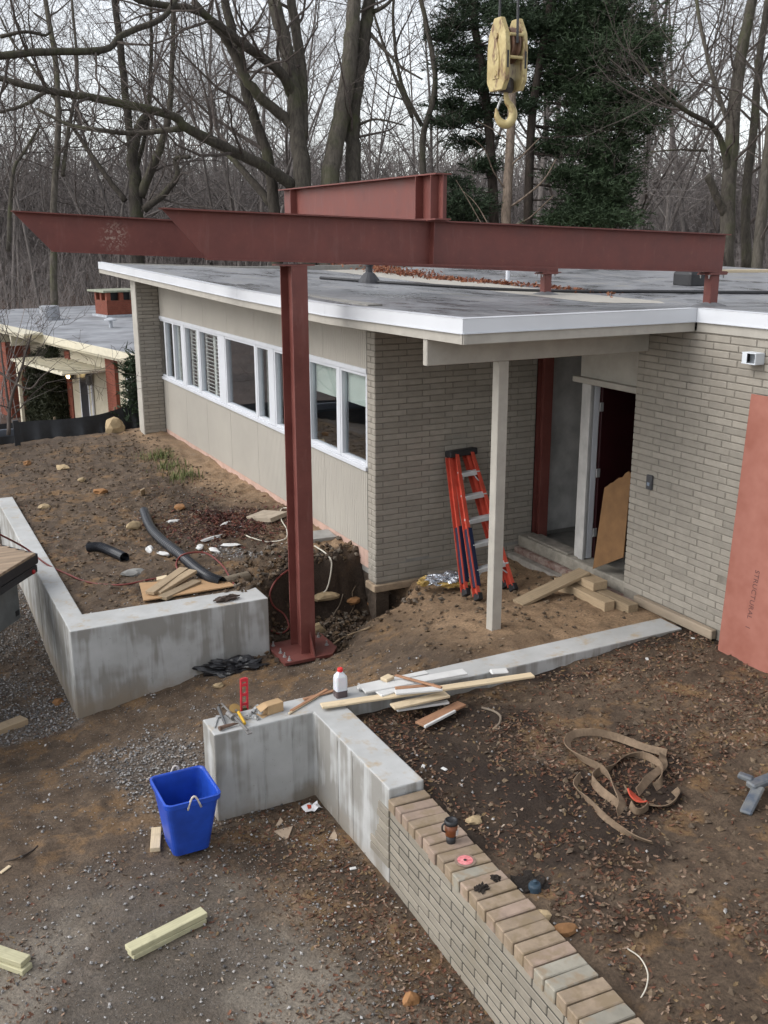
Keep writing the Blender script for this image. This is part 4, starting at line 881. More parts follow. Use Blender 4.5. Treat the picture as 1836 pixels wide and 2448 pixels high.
rock('large pale tan boulder by the wing wall', (-0.808, 9.824, 0.233), (.22, .17, .19), 0, 11, .4)
rock('orange brown rock beside the pale boulder at the silt fence', (1.511, 22.911, -1.906), (.26, .17, .12), 1, 12, .2)
rock('flat orange rock among the soil in front of the silt fence', (-0.139, 21.173, -1.895), (.17, .1, .06), 1, 13)
rock('tan rock lying behind the coping bricks near the blue cap', (-1.871, -5.902, 0.062), (.055, .06, .04), 0, 14)
rock('ochre stone at the yard side of the coping further along', (-1.820, -6.055, 0.064), (.07, .05, .035), 1, 15)
rock('flat tan stone on the dirt behind the travel mug', (-1.684, -4.854, 0.069), (.06, .05, .025), 0, 16)
rock('round tan stone half buried by the foot of the brick wall', (-2.522, -5.496, -0.567), (.05, .05, .04), 1, 17)
rock('small tan rock in the bed near the short pipe', (-2.115, 2.924, 0.208), (.11, .08, .06), 0, 18)
rock('grey stone in the bed near the plywood sheet', (-2.560, 1.145, 0.161), (.14, .07, .05), 2, 19)
rock('brown boulder at the bottom of the pit right of the column', (-0.802, -0.031, -0.469), (.13, .1, .08), 0, 22, .5)
rock('tan stone bedded in the pit bank below the pavers', (-0.498, 0.337, -0.208), (.16, .08, .06), 0, 23)
rock('orange stone under the exposed brick corner in the pit', (0.088, 0.268, -0.366), (.06, .05, .05), 1, 24)
rock('ochre stone half way up the pit bank', (-0.140, 0.319, -0.317), (.09, .06, .05), 1, 25)
rock('ochre lump at the corner foot of the planter wall', (-3.648, 0.140, -0.779), (.06, .05, .04), 1, 20)
rock('yellowish stone at the foot of the planter wall front', (-2.196, -0.788, -0.515), (.06, .04, .03), 0, 21)
for k, (px, s) in enumerate((((-2.987, 4.673, 0.167), .1), ((-2.754, 7.870, 0.151), .09), ((-2.302, 7.047, 0.196), .12), ((-2.100, 5.069, 0.202), .1), ((-2.197, 6.002, 0.194), .08), ((-1.297, 3.602, 0.212), .1))):
    tag(lump('clay_clod', M_RK[k % 2], V(px) + V((0, 0, .02)), (s, s * .7, s * .45), 30 + k, None, .4, 2, k, 2.5), ('pale clay clod lying close behind the planter wall', 'leftmost clay clod near the far end of the planter wall', 'orange clay clod in the middle of the raw soil bed', 'pale clay clod nearest the grade stake', 'small orange clay clod between the silt fence and the stake', 'orange clay clod beside the long corrugated pipe')[k] , 'clod', 'clay clods in the bed')
# ------------------------------------------------------------------ blue bin
M_BLUE = mat('blue_plastic', (.015, .07, .44), .4, .3, 4, .05, 40, spec=.5); bn = thing('blue_bin', 'open blue recycling bin with rope handles beside the concrete wall', 'bin', (-3.27, -3.33, 0))
def rr(hx, hy, r, z, n=5):
    out = []
    for cx_, cy_, a0_ in ((hx - r, hy - r, 0), (-hx + r, hy - r, 90), (-hx + r, -hy + r, 180), (hx - r, -hy + r, 270)):
        for k in range(n): an_ = math.radians(a0_ + 90 * k / (n - 1)); out.append((cx_ + r * math.cos(an_), cy_ + r * math.sin(an_), z))
    return out
def loft(rings, m, name, par, close=True):
    mb = MB(); n = len(rings[0])
    for r in rings: mb.v += r
    for i in range(len(rings) - 1): mb.f += [(i * n + k, i * n + (k + 1) % n, (i + 1) * n + (k + 1) % n, (i + 1) * n + k) for k in range(n)]
    if close: mb.f.append(tuple(range(n))[::-1])
    return mb.build(name, m, par, False)
zb = -.525
def binr(t, inset=0): return rr(.14 + .06 * t - inset, .145 + .085 * t - inset, .045 - inset * .5, zb + .50 * t)
loft([[(x, y + .03 * (1 - t), z) for x, y, z in binr(t)] for t in (0, .02, .3, .305, .94, 1)], M_BLUE, 'body', bn)
loft([[(x, y + .03 * (1 - t), z) for x, y, z in binr(t, .006)] for t in (1, .7, .695, .04)][0:4], M_BLUE, 'liner', bn, False)
MB().add([(x, y + .03, z + .012) for x, y, z in binr(.04, .006)], [tuple(range(20))]).build('floor', M_BLUE, bn)
loft([rr(.2, .23, .05, zb + .465), rr(.212, .242, .055, zb + .465), rr(.215, .245, .055, zb + .503), rr(.2, .23, .05, zb + .506), rr(.192, .222, .042, zb + .496)], M_BLUE, 'rim', bn, False)
M_ROPE = mat('white_rope', (.55, .50, .45), .9, .35, 60, .6, 200)
for y, lab in ((.235, 1), (-.235, 2)):
    pts = [(-.05 + .10 * k / 8, y + (.02 if y > 0 else -.005), zb + .44 + .10 * math.sin(math.pi * k / 8)) for k in range(9)]
    MB().tube(pts, .008, 8).build('rope_handle', M_ROPE, bn, True)
# ------------------------------------------------------------------ tools on the entry wall
M_STEEL = mat('tool_steel', (.22, .21, .20), .45, .35, 15, .1, metal=.5); M_RUST = mat('rusty_steel', (.16, .10, .07), .65, .4, 15, .3); M_REDP = mat('red_level', (.55, .03, .045), .4, .15)
lv = thing('spirit_level', 'red box level standing on end behind the concrete entry wall', 'level'); l0 = V((-2.62, -2.74, -.25)); l1 = V((-2.563, -2.700, 0.440)); l0.x = l1.x - .03
dl_ = (l1 - l0); mb = MB()
for sg in (-1, 1): mb.bar(l0 + V((sg * .026, 0, 0)), l1 + V((sg * .026, 0, 0)), .012, .022, (0, 1, 0))
for t in (0, .15, .3, .42, .55, .68, .8, .92, .985): o = l0.lerp(l1, t); mb.bar(o + V((-.02, 0, 0)), o + V((.02, 0, 0)), .02, .02 if t < .98 else .03, (0, 0, 1))
mb.build('frame', M_REDP, lv); o = l0.lerp(l1, .61); MB().tube([o + V((-.02, -.002, 0)), o + V((.02, -.002, 0))], .012, 8).build('vial', mat('dark_vial', (.05, .06, .02), .2), lv)
hm = thing('claw_hammer', 'grey claw hammer lying on the left end of the concrete wall', 'hammer'); h0, h1 = V((-2.786, -2.687, 0.222)), V((-2.834, -3.022, 0.222))
MB().tube([h0, h0.lerp(h1, .5), h1], [.014, .012, .010], 8).build('handle', mat('grey_grip', (.10, .10, .10), .6), hm); hd = V((-2.728, -3.014, 0.222)); he = V((-2.894, -3.038, 0.222))
MB().tube([he, he.lerp(h1, .4), h1, h1.lerp(hd, .6), hd + V((0, 0, -.006))], [.019, .017, .015, .012, .004], 8).build('head', M_RUST, hm)
sp = thing('spud_wrench', 'long dark spud wrench lying across the wall end', 'wrench'); p0, p1 = V((-2.746, -2.654, 0.236)), V((-2.722, -3.213, 0.240))
MB().tube([p0, p0.lerp(p1, .5), p1], [.007, .011, .014], 8).build('shaft', M_STEEL, sp); MB().bar(p1, p1 + (p1 - p0).normalized() * .05, .04, .014, c=.003).build('jaw', M_STEEL, sp)
so_ = tag(MB().tube([V((-2.760, -2.854, 0.238)), V((-2.745, -2.944, 0.238))], .024, 12).build('impact_socket', M_STEEL), 'short dark round socket between the hammer and the spud wrench', 'socket')
wr = thing('combination_wrench', 'small bright wrench at the very end of the wall', 'wrench'); p0, p1 = V((-2.832, -2.813, 0.207)), V((-2.914, -2.980, 0.207))
MB().bar(p0, p1, .012, .008, c=.002).build('shaft', M_BOLT, wr); MB().lathe([(.02, -.006), (.02, .006)], 10, o=p0).build('ring_end', M_BOLT, wr)
gd = thing('putty_tool', 'yellow-handled tool with a round rusty disc head on the wall', 'tool'); p0, p1 = V((-2.676, -2.866, 0.235)), V((-2.690, -3.056, 0.225)); M_YP = mat('yellow_handle', (.60, .36, .03), .4, .15)
MB().tube([p0, p1], [.014, .012], 8).build('handle', M_YP, gd); dv = (p1 - p0).normalized()
MB().lathe([(.045, -.004), (.045, .004), (.014, .006)], 18, M=frame(V((-2.690, -2.817, 0.250)), V((0, 0, 1)).cross(dv), z=V((-.2, -.5, .85)))).build('disc', mat('brass_disc', (.26, .16, .05), .5, .3), gd)
MB().tube([V((-2.693, -2.845, 0.252)), p0], .009, 8).build('neck', M_STEEL, gd)
nutm = MB(); n = 6; nutm.lathe([(.011, -.01), (.02, -.01), (.02, .01), (.011, .01)], 6); nutm.f = [f for f in nutm.f if len(f) == 4] + [(18 + (k + 1) % 6, 18 + k, k, (k + 1) % 6) for k in range(6)]
n0 = None
for k, px in enumerate(((-2.630, -2.944, 0.219), (-2.590, -2.900, 0.212), (-2.558, -2.883, 0.219), (-2.525, -2.841, 0.219), (-2.510, -2.880, 0.222), (-2.578, -2.956, 0.212), (-2.566, -2.992, 0.218), (-2.519, -2.944, 0.230), (-2.494, -2.816, 0.220))):
    if n0 is None: n0 = nutm.build('hex_nut', M_BOLT); ob_ = n0
    else: ob_ = n0.copy(); COL.objects.link(ob_)
    ob_.location = px; ob_.rotation_euler = (k * 1.3 % 1.5, k * .9 % 1.2, k); tag(ob_, 'galvanised hex nut spilled from the small carton on the wall', 'nut', 'hex nuts on the wall')
bxm = thing('carton', 'small torn brown cardboard carton on the concrete wall', 'box'); c0_ = V((-2.409, -2.917, 0.200)); M_CARD = mat('brown_card', (.42, .28, .15), .85, .15, 8)
Mc = frame(c0_, V((-2.302, -2.905, 0.200)) - V((-2.497, -2.938, 0.200)), z=(0, 0, 1)); mb = MB(); mb.cbox((-.06, -.045, .001), (.085, .045, .085), .003, Mc); mb.build('body', M_CARD, bxm)
MB().add([Mc @ V(q) for q in ((-.061, -.044, .082), (-.061, .044, .082), (-.12, .05, .06), (-.125, -.04, .05))], [(0, 1, 2, 3)]).build('flap', M_CARD, bxm); MB().add([Mc @ V(q) for q in ((-.061, -.044, .004), (-.061, .03, .004), (-.13, .04, .006), (-.12, -.06, .003))], [(0, 1, 2, 3)]).build('flap', M_CARD, bxm)
jg = thing('plastic_jug', 'translucent plastic jug with a red cap and dark liquid in the bottom', 'jug', (-1.790, -2.907, 0.200))
a = NT('milky_plastic'); a.col((.78, .80, .84)); a.rough(.35); a.b.inputs['Transmission Weight'].default_value = .25; a.b.inputs['Subsurface Weight'].default_value = .2
loft([rr(.052, .045, .02, z) if w_ == 0 else rr(.052 * w_, .045 * w_, .018 * w_, z) for z, w_ in ((.062, 0), (.16, 0), (.185, .92), (.215, .5), (.222, .42), (.23, .42))], a.m, 'upper_body', jg, True)
loft([rr(.05, .043, .018, .0), rr(.052, .045, .02, .008), rr(.052, .045, .02, .061)], mat('brown_liquid', (.10, .075, .075), .3, .1), 'liquid_filled_base', jg)
MB().lathe([(.024, .226), (.024, .25), (.02, .256)], 16).build('cap', mat('red_cap', (.65, .03, .03), .4, .1), jg)
# ------------------------------------------------------------------ mug, disc, cap, litter
mg = thing('travel_mug', 'brown and black lidded travel mug standing on the brick coping', 'mug', V((-1.999, -5.074, 0.134)))
MB().lathe([(.028, 0), (.03, .004), (.033, .055)], 22).build('base', M_BLK, mg, True)
MB().lathe([(.0335, .055), (.038, .06), (.043, .14)], 22).build('sleeve', mat('brown_print', (.17, .05, .015), .4, .3, 14), mg, True)
MB().lathe([(.046, .14), (.047, .152), (.043, .165), (.034, .17), (.034, .162), (.01, .16)], 22).build('lid', M_BLK, mg, True)
for x, z in ((.036, .075),): MB().box((-.005 + .0, -.0435, .066), (.02, -.0385, .10), Matrix.Rotation(.5, 4, 'Z')).build('printed_label', mat('white_print', (.6, .58, .55), .5), mg)
MB().tube(spline([(-.04, .0, .155), (-.065, .0, .145), (-.066, .0, .11), (-.045, .0, .09)], 4), .006, 8).build('handle', M_BLK, mg, True)
cd = thing('cutting_disc', 'worn cutting disc with a red label lying on the brick coping', 'disc', V((-2.024, -5.291, 0.137)))
MB().lathe([(.068, 0), (.068, .004), (.012, .005)], 30).build('abrasive_disc', mat('abrasive_grey', (.24, .17, .13), .95, .3, 60, .4), cd); MB().lathe([(.05, .005), (.05, .0062), (.012, .0063)], 26).build('paper_label', mat('red_label', (.62, .09, .11), .6, .3, 30, c2=(.75, .3, .3)), cd); MB().lathe([(.011, .005), (.011, .0075)], 12).build('arbor_hole', M_BLK, cd)
pc = thing('pipe_cap', 'dark blue pipe cap sticking out of black soil behind the coping', 'pipe cap', V((-1.761, -5.674, 0.077)) + V((0, 0, -.01)))
MB().lathe([(.04, -.05), (.04, .05), (.034, .062), (.014, .064), (.014, .082), (.006, .086)], 18).build('cap', mat('slate_blue_plastic', (.035, .06, .085), .45, .25), pc); MB().lathe([(.043, .0), (.043, .014), (.04, .016)], 18).build('collar', M_BLK, pc)
def shard(label, name, m, pts, cat, h=.008):
    P = [V(p) + V((0, 0, .012)) for p in pts]; n = len(P); tag(MB().add(P + [p + V((0, 0, -h)) for p in P], [tuple(range(n)), tuple(range(n, 2 * n))[::-1]] + [(k, n + k, n + (k + 1) % n, (k + 1) % n) for k in range(n)]).build(name, m), label, cat)
M_TILE = mat('peach_tile', (.42, .32, .23), .6, .1)
shard('largest peach tile shard on the low ground by the bin', 'tile_shard', M_TILE, ((-2.614, -3.430, -0.558), (-2.456, -3.430, -0.560), (-2.544, -3.560, -0.559), (-2.575, -3.568, -0.563)), 'tile shard'); shard('middle peach tile shard behind the largest one', 'tile_shard', M_TILE, ((-2.574, -3.360, -0.565), (-2.495, -3.260, -0.566), (-2.497, -3.328, -0.561), (-2.543, -3.364, -0.565)), 'tile shard'); shard('small peach tile shard nearest the brick wall', 'tile_shard', M_TILE, ((-2.272, -3.712, -0.564), (-2.183, -3.618, -0.563), (-2.197, -3.703, -0.562), (-2.225, -3.758, -0.561)), 'tile shard')
wrp = thing('snack_wrapper', 'crumpled white and red wrapper in the leaf corner of the concrete wall', 'wrapper'); w0_ = V((-2.223, -3.261, -0.568)); mb = MB(); g = random.Random(3)
for i in range(5):
    for j in range(5): mb.v.append((w0_.x - .07 + i * .035 + g.uniform(-.012, .012), w0_.y - .05 + j * .025, w0_.z + .012 + g.uniform(0, .035)))
mb.f = [(i * 5 + j, i * 5 + 5 + j, i * 5 + 6 + j, i * 5 + 1 + j) for i in range(4) for j in range(4)]; mb.build('paper', mat('white_paper', (.78, .77, .78), .6, .1), wrp)
MB().add([V(mb.v[k]) + V((0, -.002, .006)) for k in (7, 12, 13, 8)], [(0, 1, 2, 3)]).build('printed_patch', mat('red_print', (.55, .07, .03), .6), wrp)
for k, px in enumerate(((-0.113, -2.955, 0.066), (1.090, -3.427, 0.152), (1.764, -3.296, 0.182), (-2.269, -4.143, -0.557), (-1.636, -4.061, 0.074), (-1.521, -4.176, 0.081))):
    o = V(px); tag(MB().cbox((-.025, -.014, .0), (.025, .014, .012), .004, Matrix.Translation(o) @ Matrix.Rotation(k, 4, 'Z')).build('white_chip', M_TRIMW), ('white chip just beyond the end of the long pine board', 'white chip on the leaves half way along the strip wall', 'white chip on the leaves near the sheathing board', 'white chip on the low ground beside the brick wall', 'left one of two white chips by the concrete wall end', 'right one of two white chips by the concrete wall end')[k], 'chip', 'white chips on the dirt')
for k, px in enumerate(((-1.590, 2.946, 0.208), (-0.993, 2.479, 0.212), (-2.165, 1.917, 0.185), (-2.074, 1.609, 0.205), (-1.249, 1.518, 0.222), (-1.403, 1.825, 0.243), (-1.608, 1.641, 0.213), (-1.496, 1.421, 0.215))):
    o = V(px); tag(lump('plaster_scrap', M_TRIMW, o + V((0, 0, .015)), (.09 + .03 * (k % 3), .045, .022), 60 + k, None, .5, 2, k * .7, 3), ('white plaster scrap right of the top end of the long pipe', 'white plaster scrap nearest the paver', 'white plaster scrap just left of the long pipe', 'white plaster scrap touching the near side of the long pipe', 'white plaster scrap nearest the steel column', 'white plaster scrap in the middle of the mulch patch', 'white plaster scrap close to the bend of the long pipe', 'white plaster scrap on the gravel behind the plywood')[k], 'scrap', 'white scraps in the bed')
tag(lump('work_glove', mat('mud_glove', (.075, .055, .045), .95, .3, 20), V((-1.911, -0.264, 0.225)), (.13, .05, .03), 77, None, .5, 3, .05, 4), 'mud brown work glove lying on the planter wall top', 'glove')
bs = lump('plastic_sheeting', mat('black_poly_sheet', (.014, .014, .016), .28, .3, 10, .4, 30, bd=.02), V((-1.941, -0.602, -0.471)) + V((0, .05, .02)), (.34, .11, .09), 78, None, .55, 4, -.5, 5); tag(bs, 'crumpled black plastic sheeting at the foot of the planter wall end', 'sheeting')
sc = thing('blue_scrap', 'worn blue-grey steel bracket on the dirt at the right edge', 'bracket'); M_BG = mat('worn_blue_paint', (.09, .12, .17), .5, .4, 9, .2, c2=(.17, .17, .16)); s0, s1, s2 = V((0.029, -5.644, 0.081)), V((0.269, -5.531, 0.167)), V((0.439, -5.505, 0.192))
MB().bar(s0, s1, .085, .03, c=.01).build('arm', M_BG, sc); MB().bar(s1 + V((-.06, .03, 0)), s2 + V((.2, .0, 0)), .09, .05, c=.012).build('bracket_base', M_BG, sc); MB().bar(s1 + V((.0, .06, .02)), s1 + V((-.05, .15, .03)), .06, .04, c=.01).build('lug', M_BG, sc)
M_HUM = mat('black_humus', (.022, .016, .012), .95, .4, 20, .8, 60, bd=.02)
for lab, px, sz in (('largest black soil clump spilled on the brick coping', (-2.087, -5.576, 0.137), (.045, .035, .02)), ('small black soil clump on the edge of the coping', (-1.952, -5.530, 0.137), (.03, .03, .014)), ('black soil heap around the blue pipe cap', (-1.762, -5.606, 0.069), (.14, .10, .03))):
    tag(lump('soil_clump', M_HUM, px, sz, len(lab), None, .6, 3, 0, 6), lab, 'soil clump')
# ------------------------------------------------------------------ lifting sling
M_WEB = mat('tan_webbing', (.185, .13, .085), .9, .3, 14, .5, 120); M_WEB2 = mat('blue_web_edge', (.06, .08, .12), .9, .3)
sg_ = thing('lifting_sling', 'tangled tan webbing lifting sling with a red patch lying on the dirt yard', 'sling')
def ribbon(pts, w, m, name, par, lean=.35, th=.007):
    S = spline(pts, 7); mb = MB(); n = len(S)
    for k, p in enumerate(S):
        t = (S[min(k + 1, n - 1)] - S[max(k - 1, 0)]).normalized(); sd = t.cross(V((0, 0, 1))).normalized(); an_ = lean + .5 * math.sin(k * .23)
        u = V((0, 0, 1)) * math.cos(an_) + sd * math.sin(an_); nn = t.cross(u).normalized(); o = p + V((0, 0, .004))
        mb.v += [o - nn * th / 2, o + u * w - nn * th / 2, o + u * w + nn * th / 2, o + nn * th / 2]
    for k in range(n - 1): mb.f += [(k * 4 + i, k * 4 + (i + 1) % 4, k * 4 + 4 + (i + 1) % 4, k * 4 + 4 + i) for i in range(4)]
    mb.f += [(3, 2, 1, 0), tuple((n - 1) * 4 + i for i in range(4))]; return mb.build(name, m, par, False)
ribbon([(0.054, -4.824, 0.100), (-0.043, -4.657, 0.103), (-0.118, -4.456, 0.101), (-0.226, -4.327, 0.114), (-0.372, -4.267, 0.103), (-0.514, -4.388, 0.120), (-0.560, -4.578, 0.107), (-0.536, -4.800, 0.108), (-0.591, -5.026, 0.112), (-0.666, -5.211, 0.106), (-0.764, -5.258, 0.058)], .06, M_WEB, 'webbing', sg_, .5)
ribbon([(-0.714, -5.196, 0.078), (-0.711, -4.977, 0.075), (-0.658, -4.830, 0.071), (-0.558, -4.786, 0.079), (-0.439, -4.765, 0.079), (-0.217, -4.639, 0.064), (-0.078, -4.720, 0.068), (-0.103, -4.922, 0.088), (-0.226, -5.095, 0.079), (-0.299, -5.122, 0.062)], .06, M_WEB, 'webbing', sg_, .2)
ribbon([(0.054, -4.824, 0.100), (-0.049, -4.947, 0.100), (-0.303, -5.069, 0.113), (-0.504, -5.166, 0.105)], .06, M_WEB, 'webbing', sg_, 1.0)
ribbon([(-0.531, -5.053, 0.089), (-0.530, -5.209, 0.076), (-0.514, -5.278, 0.066), (-0.648, -5.322, 0.080), (-0.662, -5.242, 0.089)], .06, M_WEB, 'webbing', sg_, .3)
ribbon([(-0.512, -5.105, 0.102), (-0.500, -5.220, 0.090), (-0.389, -5.308, 0.064), (-0.272, -5.292, 0.082), (-0.239, -5.205, 0.080)], .06, M_WEB, 'webbing', sg_, .8)
ribbon([(-0.704, -4.765, 0.091), (-0.805, -4.857, 0.081), (-0.844, -5.027, 0.069), (-0.899, -5.287, 0.078), (-0.851, -5.469, 0.059), (-0.787, -5.636, 0.078)], .05, M_WEB, 'webbing', sg_, .2)
ribbon([(-0.527, -5.117, 0.115), (-0.520, -5.195, 0.099), (-0.493, -5.260, 0.086)], .066, mat('red_sling_patch', (.42, .06, .03), .8), 'red_patch', sg_, .8, .012)
# ------------------------------------------------------------------ pipes, hoses, wires in the planter bed
M_PIPE = mat('black_corrugated_pipe', (.022, .024, .029), .4, .3, 10, .1)
def cpipe(name, label, pts, r):
    S = spline(pts, 26); rad = [r * (1 + .05 * math.cos(k * math.pi)) for k in range(len(S))]; t = thing(name, label, 'drain pipe')
    MB().tube(S, rad, 14, False).build('shell', M_PIPE, t); MB().tube(S, r * .84, 14, False).build('inner_wall', M_PIPE, t); return t
cpipe('drain_pipe', 'short curved black corrugated pipe offcut on the soil bed', [(-2.825, 2.342, 0.205), (-2.698, 2.234, 0.217), (-2.596, 2.003, 0.202), (-2.530, 1.671, 0.218)], .058)
cpipe('drain_pipe', 'long black corrugated pipe snaking towards the pit', [(-1.808, 3.602, 0.234), (-1.937, 2.785, 0.243), (-1.978, 2.066, 0.259), (-1.948, 1.331, 0.270), (-1.908, 0.824, 0.241), (-1.869, 0.443, 0.240), (-1.785, 0.256, 0.225)], .06)
def hose(name, label, pts, r, m, cat): return tag(MB().tube(spline(pts, 8), r, 8).build(name, m, None, True), label, cat)
M_RH = mat('red_air_hose', (.17, .035, .028), .5, .25); M_GW = mat('white_cable', (.52, .48, .40), .6, .2); M_GH = mat('grey_cable', (.2, .2, .2), .6)
hose('air_hose', 'red air hose crossing the planter wall from the truck bed', [V((-4.008, 1.821, 0.750)), V((-3.872, 1.941, 0.620)), V((-3.586, 2.180, 0.350)), V((-3.410, 1.852, 0.220)), (-3.226, 1.575, 0.150), (-3.052, 1.137, 0.151), (-2.762, 0.854, 0.167), (-2.435, 0.832, 0.186), (-2.249, 0.808, 0.189)], .011, M_RH, 'hose')
hose('air_hose', 'red hose loop over the long corrugated pipe', [(-2.094, 0.921, 0.206), (-2.028, 1.204, 0.215), (-1.952, 1.130, 0.328), (-1.712, 1.087, 0.321), (-1.602, 0.807, 0.240), (-1.657, 0.278, 0.208), (-1.667, 0.064, 0.217)], .011, M_RH, 'hose')
hose('air_hose', 'red hose hanging down the pit bank beside the column', [(-0.911, 0.447, 0.179), (-1.110, 0.313, 0.134), (-1.227, 0.249, -0.004), (-1.192, 0.220, -0.153), (-1.073, 0.204, -0.271), (-1.089, 0.043, -0.365), (-1.213, -0.009, -0.400), (-1.330, -0.033, -0.334)], .011, M_RH, 'hose')
hose('cable', 'pale cable lying from the siding wall towards the column', [V((-.01, 1.9, .42)), (-0.094, 2.672, 0.285), (-0.354, 2.090, 0.313), (-0.415, 1.746, 0.266), (-0.602, 1.321, 0.277), (-0.805, 1.403, 0.245), (-0.960, 1.584, 0.273), (-0.972, 1.785, 0.260)], .008, M_GW, 'cable')
hose('cable', 'white cable drooping over the edge of the dug pit', [(-0.413, 0.833, 0.292), (-0.417, 0.534, 0.297), (-0.398, 0.419, 0.259), (-0.391, 0.379, 0.181), (-0.430, 0.358, 0.010), (-0.484, 0.339, -0.106), (-0.540, 0.363, -0.157)], .009, M_GW, 'cable')
hose('root', 'pale bare root running along the edge of the pit', [(-0.850, -0.526, -0.454), (-0.667, -0.404, -0.435), (-0.500, -0.326, -0.434), (-0.536, -0.782, -0.198), (-0.430, -0.804, -0.170)], .011, mat('pale_root', (.27, .195, .12), .9, .3), 'root')
hose('root', 'thin root hanging down the dark face of the pit', [(-0.267, 0.340, -0.195), (-0.337, 0.286, -0.298), (-0.437, 0.212, -0.361), (-0.475, 0.191, -0.416)], .007, mat('grey_root', (.24, .19, .14), .9, .3), 'root')
hose('root', 'fibrous root sprouting from the pit bank near the brick corner', [(-0.085, 0.372, -0.129), (-0.149, 0.332, -0.213), (-0.130, 0.306, -0.341), (-0.231, 0.247, -0.437)], .006, mat('brown_root', (.16, .115, .075), .9, .3), 'root')
hose('root', 'short forked root lying at the bottom of the pit', [(-0.445, -0.095, -0.425), (-0.262, 0.065, -0.474), (-0.138, 0.061, -0.506)], .007, mat('tan_root', (.25, .17, .1), .9, .3), 'root')
hose('twig', 'curved grey stick lying on the yard behind the scrap boards', [(-0.711, -3.427, 0.075), (-0.688, -3.570, 0.102), (-0.690, -3.674, 0.103), (-0.741, -3.746, 0.087), (-0.808, -3.793, 0.087)], .010, mat('grey_stick', (.2, .16, .12), .9), 'stick')
hose('wire', 'thin curved white wire sticking out of the yard near the bottom', [(-1.605, -6.345, 0.084), (-1.622, -6.466, 0.118), (-1.669, -6.580, 0.125), (-1.740, -6.652, 0.114), (-1.796, -6.671, 0.072)], .004, M_GW, 'wire')
hose('twig', 'long thin dark stick on the driveway at the left edge', [(-4.542, -2.864, -0.558), (-4.441, -2.897, -0.535), (-4.342, -2.825, -0.554), (-4.289, -2.781, -0.550)], .006, mat('dark_stick', (.06, .045, .035), .9), 'stick')
tag(MB().tube(spline([(-1.760, 0.292, 0.195), (-1.406, 0.504, 0.148)], 6), .07, 14, False).build('drain_pipe_mouth', mat('tan_pvc', (.21, .17, .12), .6)), 'open tan pipe mouth poking out by the plywood sheet', 'pipe')
y0_ = [V(p) for p in ((-2.585, 0.745, 0.183), (-1.717, 0.467, 0.193), (-1.691, 0.077, 0.217), (-2.699, 0.100, 0.207))]; mb = MB(); mb.add(y0_ + [p + V((0, 0, .014)) for p in y0_], ((3, 2, 1, 0), (4, 5, 6, 7), (0, 1, 5, 4), (1, 2, 6, 5), (2, 3, 7, 6), (3, 0, 4, 7)))
tag(mb.build('plywood_sheet', M_PLY), 'bright orange plywood offcut lying on the soil behind the planter wall', 'plywood')
BG_ = 'short boards on the plywood'
plank('short_board', 'lowest grey board on the plywood offcut', 'board', (-2.499, 0.093, 0.213), (-2.019, 0.399, 0.228), .12, .038, M_MUDW, BG_); plank('short_board', 'middle tan board leaning on the others on the plywood', 'board', (-2.521, 0.226, 0.230), (-2.006, 0.588, 0.292), .11, .038, M_OLDW, BG_); plank('short_board', 'top tan board crossing over the plywood offcut', 'board', (-2.601, 0.214, 0.248), (-2.078, 0.706, 0.293), .11, .038, M_OLDW, BG_)
plank('pine_block', 'small pale block at the back of the boards on the plywood', 'block', (-2.410, 0.645, 0.225), (-2.298, 0.618, 0.245), .1, .05, M_PINE); plank('grade_stake', 'short pale stake standing in the soil bed', 'stake', (-1.567, 4.595, 0.188), V((-1.623, 4.389, 0.223)) + V((0, 0, .13)), .07, .02, M_OLDW, up=(0, -1, .1))
M_PAV = mat('sandy_paver', (.35, .29, .22), .9, .2, 8, .3)
plank('concrete_paver', 'tilted sandy paver on the soil beside the siding wall', 'paver', (-0.560, 2.524, 0.279), (-0.374, 2.097, 0.337), .33, .06, M_PAV, up=(-.1, .05, 1)); plank('concrete_paver', 'grey paver at the pit edge against the pink foundation', 'paver', (-0.345, 1.216, 0.286), (-0.006, 1.204, 0.280), .3, .05, mat('grey_paver', (.30, .29, .27), .9, .2), up=(-.15, -.05, 1))
# ------------------------------------------------------------------ on the roof
rv_ = thing('roof_plumbing_vent', 'small black conical vent on the roof near the siding edge', 'vent', (2.74, 5.67, rz(2.74, 5.67))); MB().lathe([(.2, -.02), (.17, .06), (.1, .15), (.06, .18), (.06, .28)], 16).build('cone', mat('dark_lead', (.045, .045, .05), .6), rv_); MB().lathe([(.075, .28), (.075, .33), (.03, .34)], 12).build('cap', M_BLK, rv_)
r2 = thing('roof_exhaust_fan', 'black square-curbed exhaust fan on the roof right of the beams', 'vent', (7.63, 3.22, rz(7.63, 3.22))); bevel(MB().prism([(-.23, -.23), (.23, -.23), (.23, .23), (-.23, .23)], -.05, .24, None).build('curb', M_BLK, r2), .06); MB().lathe([(.12, .24), (.15, .3), (.1, .38), (.14, .42), (.12, .5)], 16).build('fan_head', mat('fan_metal', (.1, .1, .1), .5), r2)
tag(MB().tube([(5.9, 6.2, rz(5.9, 6.2) - .05), (5.9, 6.2, rz(5.9, 6.2) + .2)], .04, 12).build('vent_pipe', M_WHITE), 'short white vent pipe standing on the far roof', 'pipe')
hose('roof_hose', 'black hose lying across the roof valley', [(x, y, rz(x, y) + .03) for x, y in ((2.2, 6.5), (3.2, 5), (4.6, 3.6), (6, 2.2), (7.2, 1.0), (8.5, .2))], .025, M_BLK, 'hose')
plank('yellow_plank', 'yellow pine plank propped at the end of the near beam', 'plank', (4.45, -.40, 3.50), (7.6, .15, 3.44), .2, .035, M_PINE)
g = np.random.default_rng(8); mb = MB(); cols = []
